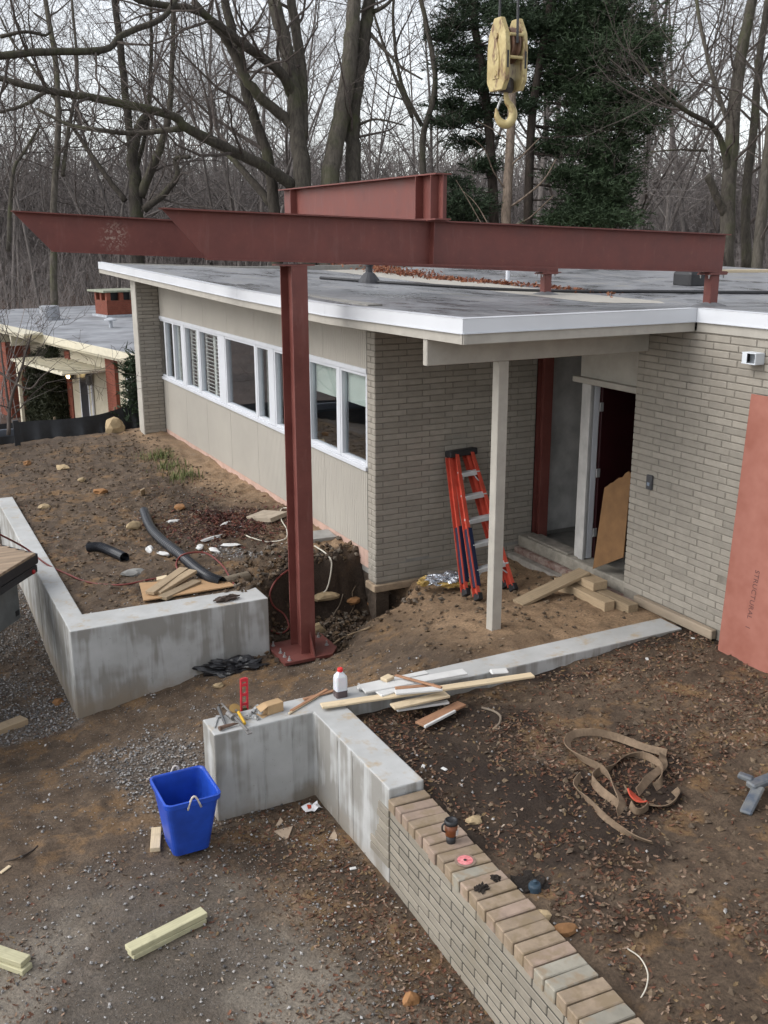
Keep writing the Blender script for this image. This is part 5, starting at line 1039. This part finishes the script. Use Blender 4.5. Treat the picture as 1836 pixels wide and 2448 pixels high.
for k in range(1700):
    t = g.beta(1.9, 1.5); x = 5.15 + g.normal(0, .10 + .22 * t * t) + .2 * math.sin(t * 9); y = 2.0 + t * 11; s = float(g.uniform(.04, .11)); o = V((x, y, rz(x, y) + .01 + abs(g.normal(0, .05)) * (1. if t > .5 else .2))); vs, fs = leaf(g)
    R3 = Euler((g.normal(0, .6), g.normal(0, .6), g.uniform(0, 6))).to_matrix(); mb.add([o + s * (R3 @ V(q)) for q in vs], fs); c = ((.20, .06, .03), (.16, .055, .03), (.24, .10, .05))[g.integers(3)]; cols += [(*c, 1)] * len(vs)
mb.c = cols; kind(mb.build('roof_leaves', VLEAF), 'stuff')
# ------------------------------------------------------------------ grass tufts by the siding
M_GRASS = mat('weed_green', (.10, .15, .045), .8, .3, 30, 0, c2=(.2, .2, .08))
for lab, px, n_ in (('green weed tuft farther along the path by the siding', (-0.704, 6.935, 0.256), 160), ('green weed tuft nearer the foot of the siding wall', (-0.798, 5.207, 0.275), 150), ('sparse yellowing weeds between the two green tufts', (-0.764, 6.062, 0.233), 120)):
    o = V(px); mb = MB(); r = random.Random(len(lab))
    for k in range(n_):
        b = o + V((r.gauss(0, .13), r.gauss(0, .13), 0)); b.z = float(hz(b.x, b.y)) - .01; an_ = r.uniform(0, 6.28); h = r.uniform(.06, .2); d = V((math.cos(an_), math.sin(an_), 0)); w = V((-d.y, d.x, 0)) * .006; l_ = r.uniform(.02, .1)
        mb.add([b - w, b + w, b + d * l_ * .4 + V((0, 0, h * .6)) + w * .8, b + d * l_ * .4 + V((0, 0, h * .6)) - w * .8, b + d * l_ + V((0, 0, h))], [(0, 1, 2, 3), (3, 2, 4)])
    kind(tag(mb.build('weed_tuft', M_GRASS), lab, 'weeds'), 'stuff')

# ------------------------------------------------------------------ winter woods
def bark(name, c, moss=0.):
    a = NT(name); p = a.pos(); g = a.noise(a.mapping(p, (5, 5, .9)), 2.2, 6, .75, .4); cc = a.ramp(g, (.3, dk(c, .5)), (.7, dk(c, 1.25)))
    oi = a.n('ObjectInfo'); cc = a.mix(1, cc, a.ramp(oi.outputs['Random'], (0, .75), (1, 1.2)), 'MULTIPLY')
    if moss: cc = a.mix(a.ramp(a.noise(p, 1.1, 5, .7), (.5, 0.), (.68, moss)), cc, (.075, .085, .035))
    a.col(cc); a.rough(.95); a.b.inputs['Specular IOR Level'].default_value = .15; a.bump(g, .7, .03); return a.m
M_BARK = bark('grey_bark', (.085, .075, .062), .45); M_BARKD = bark('dark_bark', (.05, .043, .036), .3); M_TWIG = bark('twigs', (.105, .088, .078)); M_FARB = bark('hazed_far_bark', (.165, .147, .137)); M_FART = bark('hazed_far_twigs', (.205, .182, .172))  # far bark and twigs are paler: distance haze put into their colour
M_CUTB = bark('pale_trunk', (.20, .155, .12)); M_PINEB = bark('pine_bark', (.06, .048, .04))
def grow(W, T, p, d, L, r, lev, mx, g, up=.05, wob=.22, kids=(9, 6, 5, 4), spread=1.):
    """one branch and its children: thick wood into W, twigs into T"""
    n = (9, 6, 4, 3, 2)[min(lev, 4)]; pts = [V(p)]; d = V(d).normalized(); dirs = [d.copy()]
    for k in range(n):
        d = d + V((g.gauss(0, wob), g.gauss(0, wob), g.gauss(0, wob) + up)) * (.5 if lev == 0 else 1); d.normalize(); pts.append(pts[-1] + d * (L / n)); dirs.append(d.copy())
    rad = [max(.003, r * (1 - .8 * k / n)) for k in range(n + 1)]
    (W if lev < 2 else T).tube(pts, rad, (7, 5, 3, 3, 3)[min(lev, 4)], lev < 1)
    if lev >= mx: return
    for k in range(kids[lev]):
        t = g.uniform(.3 if lev == 0 else .15, 1.); i = min(n - 1, int(t * n)); q = pts[i].lerp(pts[i + 1], t * n - i); ax = dirs[i].orthogonal(); ax.rotate(Matrix.Rotation(g.uniform(0, 6.283), 3, dirs[i])); an_ = g.uniform(.5, 1.05) * spread
        dd = dirs[i] * math.cos(an_) + ax * math.sin(an_); grow(W, T, q, dd, L * g.uniform(.35, .6) * (1.15 - .5 * t), rad[i] * g.uniform(.4, .62), lev + 1, mx, g, up, wob, kids, spread)
def variant(seed, H_, r, kids, mx=4, fork=0):
    g = random.Random(seed); W, T = MB(), MB()
    grow(W, T, (0, 0, -.3), (g.gauss(0, .06), g.gauss(0, .06), 1), H_, r, 0, mx, g, .03, .10, kids)
    for k in range(fork): grow(W, T, (g.gauss(0, .2), g.gauss(0, .2), -.3), (g.gauss(0, .22), g.gauss(0, .22), 1), H_ * g.uniform(.7, .95), r * .75, 0, mx, g, .03, .10, kids)
    a_, b_ = bpy.data.meshes.new('trunk'), bpy.data.meshes.new('crown'); a_.from_pydata(W.v, [], W.f); b_.from_pydata(T.v, [], T.f)
    for m_ in (a_, b_): m_.polygons.foreach_set('use_smooth', [True] * len(m_.polygons))
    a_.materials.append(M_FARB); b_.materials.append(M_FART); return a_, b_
VAR = [variant(1, 22, .17, (11, 7, 5, 3)), variant(2, 19, .12, (11, 7, 5, 3)), variant(3, 24, .21, (11, 7, 5, 3), 4, 1), variant(4, 16, .08, (10, 6, 5, 3)), variant(5, 20, .10, (12, 6, 5, 3)), variant(6, 21, .17, (9, 7, 5, 3), 4, 2)]
g = random.Random(12); spots = []
cx_, cy_ = -5., -10.
for k in range(66):
    for tr in range(30):
        an_ = math.radians(27.1 + g.uniform(-25, 25)); dd = 33 + 75 * g.random() ** 1.25; x, y = cx_ + dd * math.sin(an_), cy_ + dd * math.cos(an_)
        if 0 < x < 17 and y < 37 or y < 22: continue
        if all(math.hypot(x - a_, y - b_) > 2.2 for a_, b_ in spots): spots.append((x, y)); break
for x, y in spots:
    v = VAR[g.randrange(6)]; s = g.uniform(.75, 1.15); t = thing('bare_tree', 'bare grey woodland tree in the leafless woods behind the houses', 'tree', (x, y, float(hz(x, y)) - .1), g.uniform(0, 6.28), 'bare trees of the woods'); t.scale = (s, s, s * g.uniform(.9, 1.1))
    inst('trunk', v[0], t, Matrix()); inst('crown', v[1], t, Matrix())
# undergrowth and the farthest trees: one uncountable mass each
def brush(name, n, d0, d1, h0, h1, m, half=27, seed=1, r0=.012):
    g = random.Random(seed); W = MB()
    for k in range(n):
        an_ = math.radians(27.1 + g.uniform(-half, half)); dd = g.uniform(d0, d1); x, y = cx_ + dd * math.sin(an_), cy_ + dd * math.cos(an_)
        if -1 < x < 17 and y < 36: continue
        z = float(hz(x, y, False)) - .1; h = g.uniform(h0, h1); p = V((x, y, z)); d = V((g.gauss(0, .25), g.gauss(0, .25), 1)).normalized(); q = p + d * h; mid = p.lerp(q, .5) + V((g.gauss(0, .08), g.gauss(0, .08), 0)) * h
        r = r0 * (.6 + h / h1); W.tube([p, mid, q], [r, r * .7, r * .25], 3, False)
        for j in range(5):
            t = g.uniform(.25, .95); b = p.lerp(q, t); e = b + V((g.gauss(0, .22), g.gauss(0, .22), g.uniform(.05, .35))) * h * (1.1 - t * .5); W.tube([b, e], [r * .5, r * .2], 3, False)
    return kind(W.build(name, m), 'stuff')
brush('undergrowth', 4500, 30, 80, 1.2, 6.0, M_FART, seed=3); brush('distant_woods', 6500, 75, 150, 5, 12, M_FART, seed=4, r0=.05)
# ---- the big trees close behind the house, limb by limb
def ctree(label, limbs, mw, kids=(5, 5, 4), tw=1., seed=1, wr=1., k_=1.):
    """limbs: (points, r0, r1, twig branches); the first one is the trunk"""
    t = thing('bare_tree', label, 'tree'); g = random.Random(seed); T = MB(); root = None
    for i, (pts, r0, r1, nb_k) in enumerate(limbs):
        r0 *= k_; r1 *= k_
        S = spline(pts, 5); n = len(S); mb = MB(); rad = [r0 + (r1 - r0) * (k / (n - 1)) ** .8 for k in range(n)]
        S = [p + V((g.gauss(0, .25), g.gauss(0, .25), g.gauss(0, .2))) * rad[k] * .3 for k, p in enumerate(S)]
        o = mb.tube(S, rad, 9 if r0 > .08 else 6).build('trunk' if i == 0 else 'limb', mw, t, True)
        for k in range(nb_k):
            u = g.uniform(.12, 1.); j = min(n - 2, int(u * (n - 1))); q = S[j]; dr = (S[j + 1] - S[j]).normalized(); ax = dr.orthogonal(); ax.rotate(Matrix.Rotation(g.uniform(0, 6.28), 3, dr)); dd = dr * .55 + ax * .8 + V((0, 0, .35))
            sub = MB(); grow(sub, T, q, dd, g.uniform(1.4, 3.4) * tw * k_, min(rad[j] * .42, .035 * wr * k_), 1, 3, g, .06, .2, (0,) + tuple(kids))
            for v_, f_ in ((sub.v, sub.f),): T.add(v_, f_)
    T.build('crown', M_TWIG, t); return t
ctree('largest grey maple trunk rising behind the beams with long limbs sweeping left', [
    ([(5.855, 15.584, 1.774), (6.121, 16.462, 5.053), (6.186, 17.003, 6.911), (6.194, 17.507, 8.550), (6.025, 18.066, 10.081), (5.914, 18.562, 11.502)], .22, .12, 3),
    ([(6.252, 16.834, 6.473), (6.596, 17.569, 7.950), (6.641, 17.855, 8.948), (6.623, 18.241, 10.167), (6.721, 18.603, 11.497)], .13, .09, 3),
    ([(5.870, 16.641, 5.217), (4.995, 16.477, 5.690), (3.955, 16.381, 6.107), (2.828, 16.186, 6.550), (2.477, 16.138, 6.793), (0.800, 16.177, 7.085), (-0.452, 16.256, 7.229), (-1.429, 16.523, 7.458), (-2.433, 17.118, 7.722)], .13, .045, 12),
    ([(2.825, 16.181, 6.529), (1.776, 16.681, 6.411), (0.715, 16.627, 6.441), (0.145, 16.953, 6.552), (-0.518, 17.411, 6.939)], .06, .03, 7),
    ([(-0.452, 16.256, 7.229), (-0.984, 16.116, 6.876), (-1.601, 15.755, 6.647), (-2.139, 15.840, 6.524)], .045, .02, 4),
    ([(6.169, 17.215, 7.566), (5.739, 17.000, 8.120), (4.660, 16.822, 8.698), (3.910, 16.728, 9.114), (3.254, 16.528, 9.340), (1.888, 16.332, 9.387), (1.163, 16.560, 9.904)], .12, .05, 9),
    ([(6.112, 17.007, 6.802), (5.905, 17.174, 6.999), (4.975, 17.108, 7.696), (4.638, 17.166, 8.304), (4.209, 17.124, 8.928), (3.454, 17.135, 9.676)], .13, .07, 5),
    ([(3.246, 16.401, 9.896), (2.675, 15.929, 9.385), (2.168, 15.418, 8.852), (1.161, 15.183, 8.385), (0.678, 15.010, 8.006), (-0.649, 14.724, 7.826), (-1.646, 14.576, 7.660), (-2.466, 14.820, 7.579)], .05, .065, 8),
    ([(0.678, 15.010, 8.006), (0.493, 15.232, 7.929), (0.347, 15.744, 8.365)], .03, .012, 2), ([(-1.514, 15.266, 8.147), (-1.011, 15.041, 8.252), (-0.560, 15.106, 8.230), (-0.424, 15.262, 8.471), (-0.697, 15.646, 8.769)], .035, .015, 3)], M_BARK, seed=2, k_=1.3)
ctree('slim dark trunk leaning across the big maple just above the beam', [
    ([(5.167, 16.210, 1.757), (5.432, 16.941, 4.557), (5.457, 17.334, 5.869), (5.230, 17.863, 7.204), (5.101, 18.307, 8.428), (5.002, 18.661, 9.410), (4.932, 18.922, 10.137), (4.927, 19.334, 11.461)], .115, .07, 3),
    ([(5.509, 17.315, 4.742), (5.190, 18.047, 5.428), (4.900, 18.733, 6.015), (4.673, 19.305, 6.338), (4.274, 19.960, 6.644)], .085, .03, 3)], M_BARKD, seed=3, k_=1.53)
ctree('twin-trunked tall tree right of the big maple', [
    ([(6.162, 15.495, 1.769), (6.774, 16.276, 5.306), (7.126, 16.458, 6.477), (7.470, 16.651, 7.670), (7.804, 16.924, 9.104), (8.001, 17.128, 10.089), (8.240, 17.514, 11.732)], .25, .15, 3),
    ([(6.967, 15.473, 1.740), (7.534, 16.311, 5.388), (7.656, 16.595, 6.508), (7.845, 16.807, 7.505), (8.223, 17.060, 8.946), (8.521, 17.284, 10.165), (8.815, 17.648, 11.828)], .21, .14, 3),
    ([(8.439, 17.052, 9.278), (8.571, 16.430, 8.774), (8.920, 16.116, 8.335), (9.383, 15.777, 8.005)], .05, .02, 4), ([(8.561, 17.161, 9.833), (8.775, 16.698, 9.978), (9.185, 16.623, 10.415)], .06, .03, 2), ([(7.791, 16.629, 6.840), (8.139, 16.092, 6.967), (8.826, 15.690, 6.801)], .04, .015, 4)], M_BARK, seed=4, k_=1.14)
ctree('dark many-stemmed tree behind the slanted beam ends', [
    ([(5.085, 31.719, 0.691), (5.558, 32.699, 4.639), (5.655, 33.107, 6.119), (5.741, 33.419, 7.271), (6.125, 33.528, 8.257), (6.492, 33.493, 8.750)], .24, .12, 3),
    ([(5.769, 32.845, 5.461), (6.295, 32.607, 6.594), (6.699, 32.263, 7.698), (6.986, 32.137, 8.797), (7.293, 32.410, 10.702), (7.537, 32.640, 12.881)], .15, .06, 4), ([(5.858, 32.647, 4.967), (6.591, 31.693, 5.676), (6.965, 31.377, 6.306), (6.892, 31.426, 6.859), (7.364, 30.884, 6.917)], .12, .05, 5),
    ([(5.657, 33.258, 6.613), (5.715, 33.738, 8.258), (5.808, 34.652, 11.368), (5.828, 35.207, 13.195), (5.904, 35.575, 14.511)], .13, .09, 4), ([(5.216, 33.077, 5.298), (4.714, 33.589, 6.122), (4.287, 34.062, 6.946), (3.805, 34.614, 7.934), (3.489, 34.929, 8.428)], .09, .05, 4), ([(5.747, 33.435, 6.300), (6.542, 34.134, 8.329), (7.151, 34.921, 11.363), (7.376, 35.429, 13.376)], .07, .05, 3)], M_BARKD, seed=5, k_=1.37)
ctree('grey tree at the far left with spreading upper stems', [
    ([(2.176, 34.064, 0.639), (2.700, 35.143, 4.994), (3.313, 35.866, 8.343), (3.531, 36.584, 11.024), (3.481, 37.127, 12.699), (3.463, 37.655, 14.375)], .10, .06, 5), ([(3.211, 35.296, 6.333), (3.796, 36.176, 8.391), (4.368, 36.512, 10.423), (4.553, 37.360, 13.472)], .06, .035, 4),
    ([(0.601, 33.901, 3.346), (1.120, 34.534, 6.249), (1.690, 34.541, 7.216), (2.335, 34.511, 8.182)], .06, .03, 5), ([(3.364, 36.151, 9.349), (2.551, 37.034, 10.858), (2.039, 37.555, 11.697), (1.703, 38.038, 12.704)], .05, .025, 4)], M_BARK, seed=6, k_=1.55)
ctree('large bare tree at the right edge with pale tangled branches', [
    ([(14.445, 8.937, 1.493), (14.746, 9.561, 4.008), (15.206, 10.122, 6.583), (15.502, 10.393, 7.947), (15.901, 10.586, 9.230), (16.244, 10.788, 10.451)], .21, .11, 5),
    ([(14.985, 9.858, 5.362), (14.484, 9.947, 6.420), (13.399, 9.884, 6.818), (12.619, 9.904, 7.191), (12.195, 10.045, 7.743)], .09, .025, 8), ([(14.761, 9.657, 4.344), (14.210, 9.691, 5.139), (14.080, 9.694, 5.333)], .10, .085, 0),
    ([(15.480, 9.491, 3.000), (15.686, 9.932, 4.767), (16.048, 10.230, 6.325), (16.430, 10.613, 8.196), (16.830, 10.890, 9.755)], .13, .08, 4), ([(13.503, 7.301, 2.629), (14.052, 7.828, 5.242), (14.426, 8.127, 6.828), (14.824, 8.472, 8.601)], .13, .08, 5), ([(15.161, 10.082, 6.380), (14.720, 10.523, 7.875), (14.629, 10.914, 8.986), (14.618, 11.232, 9.997)], .07, .04, 6), ([(14.220, 9.934, 5.940), (13.260, 9.927, 5.928), (12.520, 10.038, 5.863)], .035, .012, 5)], M_BARK, (6, 5, 4), seed=7, k_=1.06)
ctree('bare tree with forked stems between the twin trunks and the pine', [
    ([(9.402, 15.706, 1.632), (9.841, 16.416, 4.650), (10.024, 16.896, 6.507), (10.552, 17.128, 8.131), (10.545, 17.635, 9.757), (10.401, 18.140, 11.150)], .12, .06, 5), ([(10.061, 17.021, 6.971), (9.695, 17.567, 8.133), (9.688, 18.074, 9.759), (9.904, 18.358, 11.035)], .07, .035, 5), ([(9.640, 16.828, 7.159), (9.286, 17.434, 8.534), (9.101, 17.848, 9.565), (9.015, 18.069, 10.138)], .06, .03, 5)], M_BARK, seed=8, k_=1.0)
lt = ctree('straight pale limbed trunk standing below the crane hook', [
    ([(10.806, 13.629, 1.266), (11.248, 14.301, 4.172), (11.471, 14.602, 5.513), (11.731, 14.926, 6.989), (11.898, 15.145, 7.972), (12.096, 15.424, 9.202)], .105, .07, 0),
    ([(11.326, 14.400, 4.619), (11.636, 13.999, 4.943), (11.969, 13.618, 5.369), (12.249, 13.469, 5.905)], .025, .01, 2), ([(11.510, 14.652, 5.737), (11.726, 14.295, 6.049), (12.007, 13.937, 6.463)], .022, .008, 2), ([(11.404, 14.498, 5.066), (10.954, 14.553, 5.608), (10.652, 14.529, 6.138), (10.308, 14.632, 6.454)], .018, .006, 1), ([(11.616, 14.805, 6.407), (11.095, 14.823, 6.714), (10.631, 14.953, 6.921)], .016, .006, 1),
    ([(11.252, 14.282, 4.116), (11.432, 13.571, 4.330), (11.818, 13.181, 4.812), (11.988, 13.144, 4.974)], .022, .008, 1), ([(10.258, 13.711, 3.949), (9.919, 14.153, 4.817), (9.688, 14.439, 5.359)], .012, .005, 1), ([(10.492, 13.763, 3.949), (10.187, 14.155, 4.712), (9.884, 14.428, 5.094)], .012, .005, 1)], M_CUTB, (3, 3, 2), .4, seed=9, k_=1.47)
# ---- evergreens
def needles(T, c, rx, ry, rz_, g, n):
    for k in range(n):
        u = V((g.gauss(0, .6), g.gauss(0, .6), g.gauss(0, .45))); o = c + V((u.x * rx, u.y * ry, u.z * rz_)); d = V((u.x * rx + g.gauss(0, .25), u.y * ry + g.gauss(0, .25), g.uniform(-.05, .3))).normalized()
        L = g.uniform(.12, .3)
        for j in range(6):
            s = o + d * (L * (j / 6 - .3)); e = (d * .8 + V((g.gauss(0, .6), g.gauss(0, .6), g.gauss(0, .5)))).normalized(); l_ = g.uniform(.09, .19); w = e.orthogonal().normalized() * .017
            if w.length: w.rotate(Matrix.Rotation(g.uniform(0, 6.28), 3, e))
            T.add([s - w, s + w, s + e * l_], [(0, 1, 2)])
def conifer(label, trunk, r0, r1, clumps, mg, seed, dens=1.9):
    t = thing('pine_tree', label, 'tree'); g = random.Random(seed); S = spline(trunk, 6); n = len(S)
    MB().tube(S, [r0 + (r1 - r0) * k / (n - 1) for k in range(n)], 9).build('trunk', M_PINEB, t, True); T = MB(); Bm = MB()
    for (c, rx, rz_) in clumps:
        c = V(c) + V((.86 * 0, 0, 0)) + V((.45, .89, 0)) * g.gauss(0, .7); j = min(range(n), key=lambda k: (S[k] - c).length + max(0, S[k].z - c.z) * 1.5); a_ = S[j]
        mid = a_.lerp(c, .5) + V((0, 0, -.15)); Bm.tube([a_, mid, c], [.035, .022, .006], 4, False); needles(T, c, rx, rx * 1.1, rz_, g, int((80 + 330 * rx * rz_ * 2.6) * dens))
        for q in range(4): e = c + V((g.gauss(0, rx * .7), g.gauss(0, rx * .7), g.gauss(0, rz_ * .6))); Bm.tube([mid.lerp(c, .4), e], [.012, .004], 3, False)
    kind(Bm.build('branches', M_PINEB, t), 'stuff'); T.build('crown', mg, t); return t
def green(name, c):
    a = NT(name); p = a.pos(); cc = a.ramp(a.noise(p, 1.6, 4, .7), (.3, dk(c, .55)), (.7, dk(c, 1.35))); a.col(cc); a.rough(.7); a.b.inputs['Specular IOR Level'].default_value = .25; return a.m
M_NEED = green('pine_needles', (.030, .048, .024)); M_NEED2 = green('spruce_needles', (.036, .058, .027))
PX = 28.8 / 2409
conifer('dense dark evergreen with layered plumes right of the crane hook', [(11.852, 14.081, 1.181), (12.337, 14.831, 4.408), (12.746, 15.406, 6.944), (13.179, 15.720, 8.672), (13.553, 15.920, 9.940), (14.001, 16.261, 11.784)], .15, .08,
    [(p, a_ * PX * .9, b_ * PX * .95) for p, a_, b_ in (((14.540, 15.486, 10.168), 110, 45), ((15.362, 14.994, 9.935), 60, 40), ((13.843, 15.700, 9.708), 60, 40), ((14.757, 15.125, 9.360), 110, 45), ((15.443, 14.631, 8.897), 60, 35), ((14.166, 15.285, 8.901), 80, 40), ((15.718, 14.383, 8.551), 40, 25), ((14.958, 14.737, 8.437), 90, 40), ((13.766, 15.294, 8.267), 50, 35), ((15.704, 14.098, 7.605), 55, 26), ((15.076, 14.445, 7.688), 80, 40), ((14.232, 14.895, 7.747), 70, 40), ((16.161, 13.889, 7.685), 25, 13), ((14.569, 14.508, 7.055), 80, 40), ((15.246, 14.126, 6.938), 50, 30), ((13.969, 14.780, 6.941), 60, 35), ((14.914, 14.135, 6.420), 50, 25), ((14.147, 14.475, 6.249), 60, 40), ((14.514, 14.144, 5.786), 60, 45), ((14.775, 13.868, 5.325), 40, 30), ((14.121, 14.167, 5.211), 70, 40), ((14.542, 13.809, 4.749), 45, 35), ((13.835, 14.135, 4.635), 70, 40), ((13.266, 14.337, 4.348), 60, 30), ((14.217, 13.833, 4.288), 60, 25), ((13.311, 14.939, 6.366), 40, 25), ((14.841, 15.546, 10.859), 120, 50), ((15.714, 14.635, 9.358), 45, 30), ((13.367, 14.660, 5.559), 40, 25))], M_NEED2, 21)
PX = 29.4 / 2409
conifer('sparser dark pine behind and left of the crane hook', [(11.431, 14.955, 1.127), (11.826, 15.844, 4.655), (11.996, 16.485, 7.007), (12.010, 16.987, 8.654), (11.997, 17.358, 9.830), (12.074, 17.900, 11.712)], .16, .10,
    [(p, a_ * PX * .92, b_ * PX * .92) for p, a_, b_ in (((11.902, 17.570, 10.359), 50, 30), ((11.563, 17.580, 9.831), 55, 26), ((11.135, 17.683, 9.455), 35, 16), ((11.636, 17.324, 9.125), 60, 26), ((12.119, 16.932, 8.653), 50, 32), ((11.292, 17.326, 8.561), 40, 18), ((11.718, 16.955, 8.066), 60, 26), ((11.064, 17.151, 7.621), 45, 18), ((11.396, 16.865, 7.243), 55, 24), ((12.020, 16.611, 7.454), 50, 28), ((10.823, 17.086, 7.010), 35, 14), ((11.531, 16.596, 6.596), 50, 22), ((12.585, 17.166, 10.181), 40, 30), ((13.305, 16.833, 10.297), 60, 35), ((13.462, 16.553, 9.650), 50, 35), ((13.567, 16.281, 8.944), 50, 28), ((10.722, 16.628, 5.363), 50, 26), ((10.980, 16.332, 4.833), 60, 30), ((10.509, 16.483, 4.540), 45, 22), ((11.650, 16.298, 5.831), 35, 20), ((12.742, 16.940, 9.710), 40, 40), ((13.564, 16.010, 8.062), 45, 26), ((12.523, 16.652, 8.417), 40, 30), ((12.837, 16.200, 7.475), 40, 26), ((12.093, 17.672, 11.006), 70, 35), ((13.489, 16.921, 10.885), 70, 35), ((10.765, 16.315, 4.422), 60, 25), ((11.501, 16.011, 4.655), 40, 25))], M_NEED, 22, 1.5)
def shrub(name, label, o, w, h, m, seed, n=900, cat='shrub'):
    t = thing(name, label, cat, o); g = random.Random(seed); T = MB()
    for k in range(n // 8):
        z = g.uniform(.03, 1); rr_ = w * (1 - z) ** .55 * math.sqrt(g.random()); an_ = g.uniform(0, 6.28); needles(T, V((rr_ * math.cos(an_), rr_ * math.sin(an_), z * h)), .12, .12, .2, g, 8)
    T.build('foliage', m, t); MB().tube([(0, 0, -.2), (0, 0, h * .6)], [.05, .02], 6).build('stem', M_BARKD, t)
M_ARB = green('arborvitae_green', (.035, .040, .020))
for lab, px, w, h in (('dark columnar evergreen shrub nearest the neighbour door', (0.044, 22.019, -1.900), .5, 2.5), ('wider dark evergreen shrub behind the silt fence stake', (-0.089, 22.887, -1.900), .55, 2.3), ('shorter evergreen shrub at the left of the neighbour entry', (-0.177, 24.197, -1.900), .45, 2.0)): shrub('evergreen_shrub', lab, px, w, h, M_ARB, len(lab), 1500)
shrub('evergreen_shrub', 'small evergreen sprig showing beside the wing wall', (-.1, 10.9, .2), .35, 1.3, M_NEED, 5, 500)
ctree('thin bare ornamental tree at the left edge before the neighbour house', [([(-3.019, 7.790, 0.700), (-2.918, 7.907, 1.245), (-2.740, 7.942, 1.653), (-2.603, 7.977, 1.993), (-2.465, 8.012, 2.333)], .035, .012, 7), ([(-2.954, 7.884, 1.109), (-2.960, 8.055, 1.653), (-2.953, 8.220, 2.198), (-2.947, 8.385, 2.742)], .025, .01, 7), ([(-3.239, 8.282, 1.926), (-2.901, 8.015, 1.619), (-2.609, 7.812, 1.448), (-2.395, 7.766, 1.652), (-2.189, 7.702, 1.787)], .03, .008, 5)], M_TWIG, (4, 4, 3), .55, 31, .5)
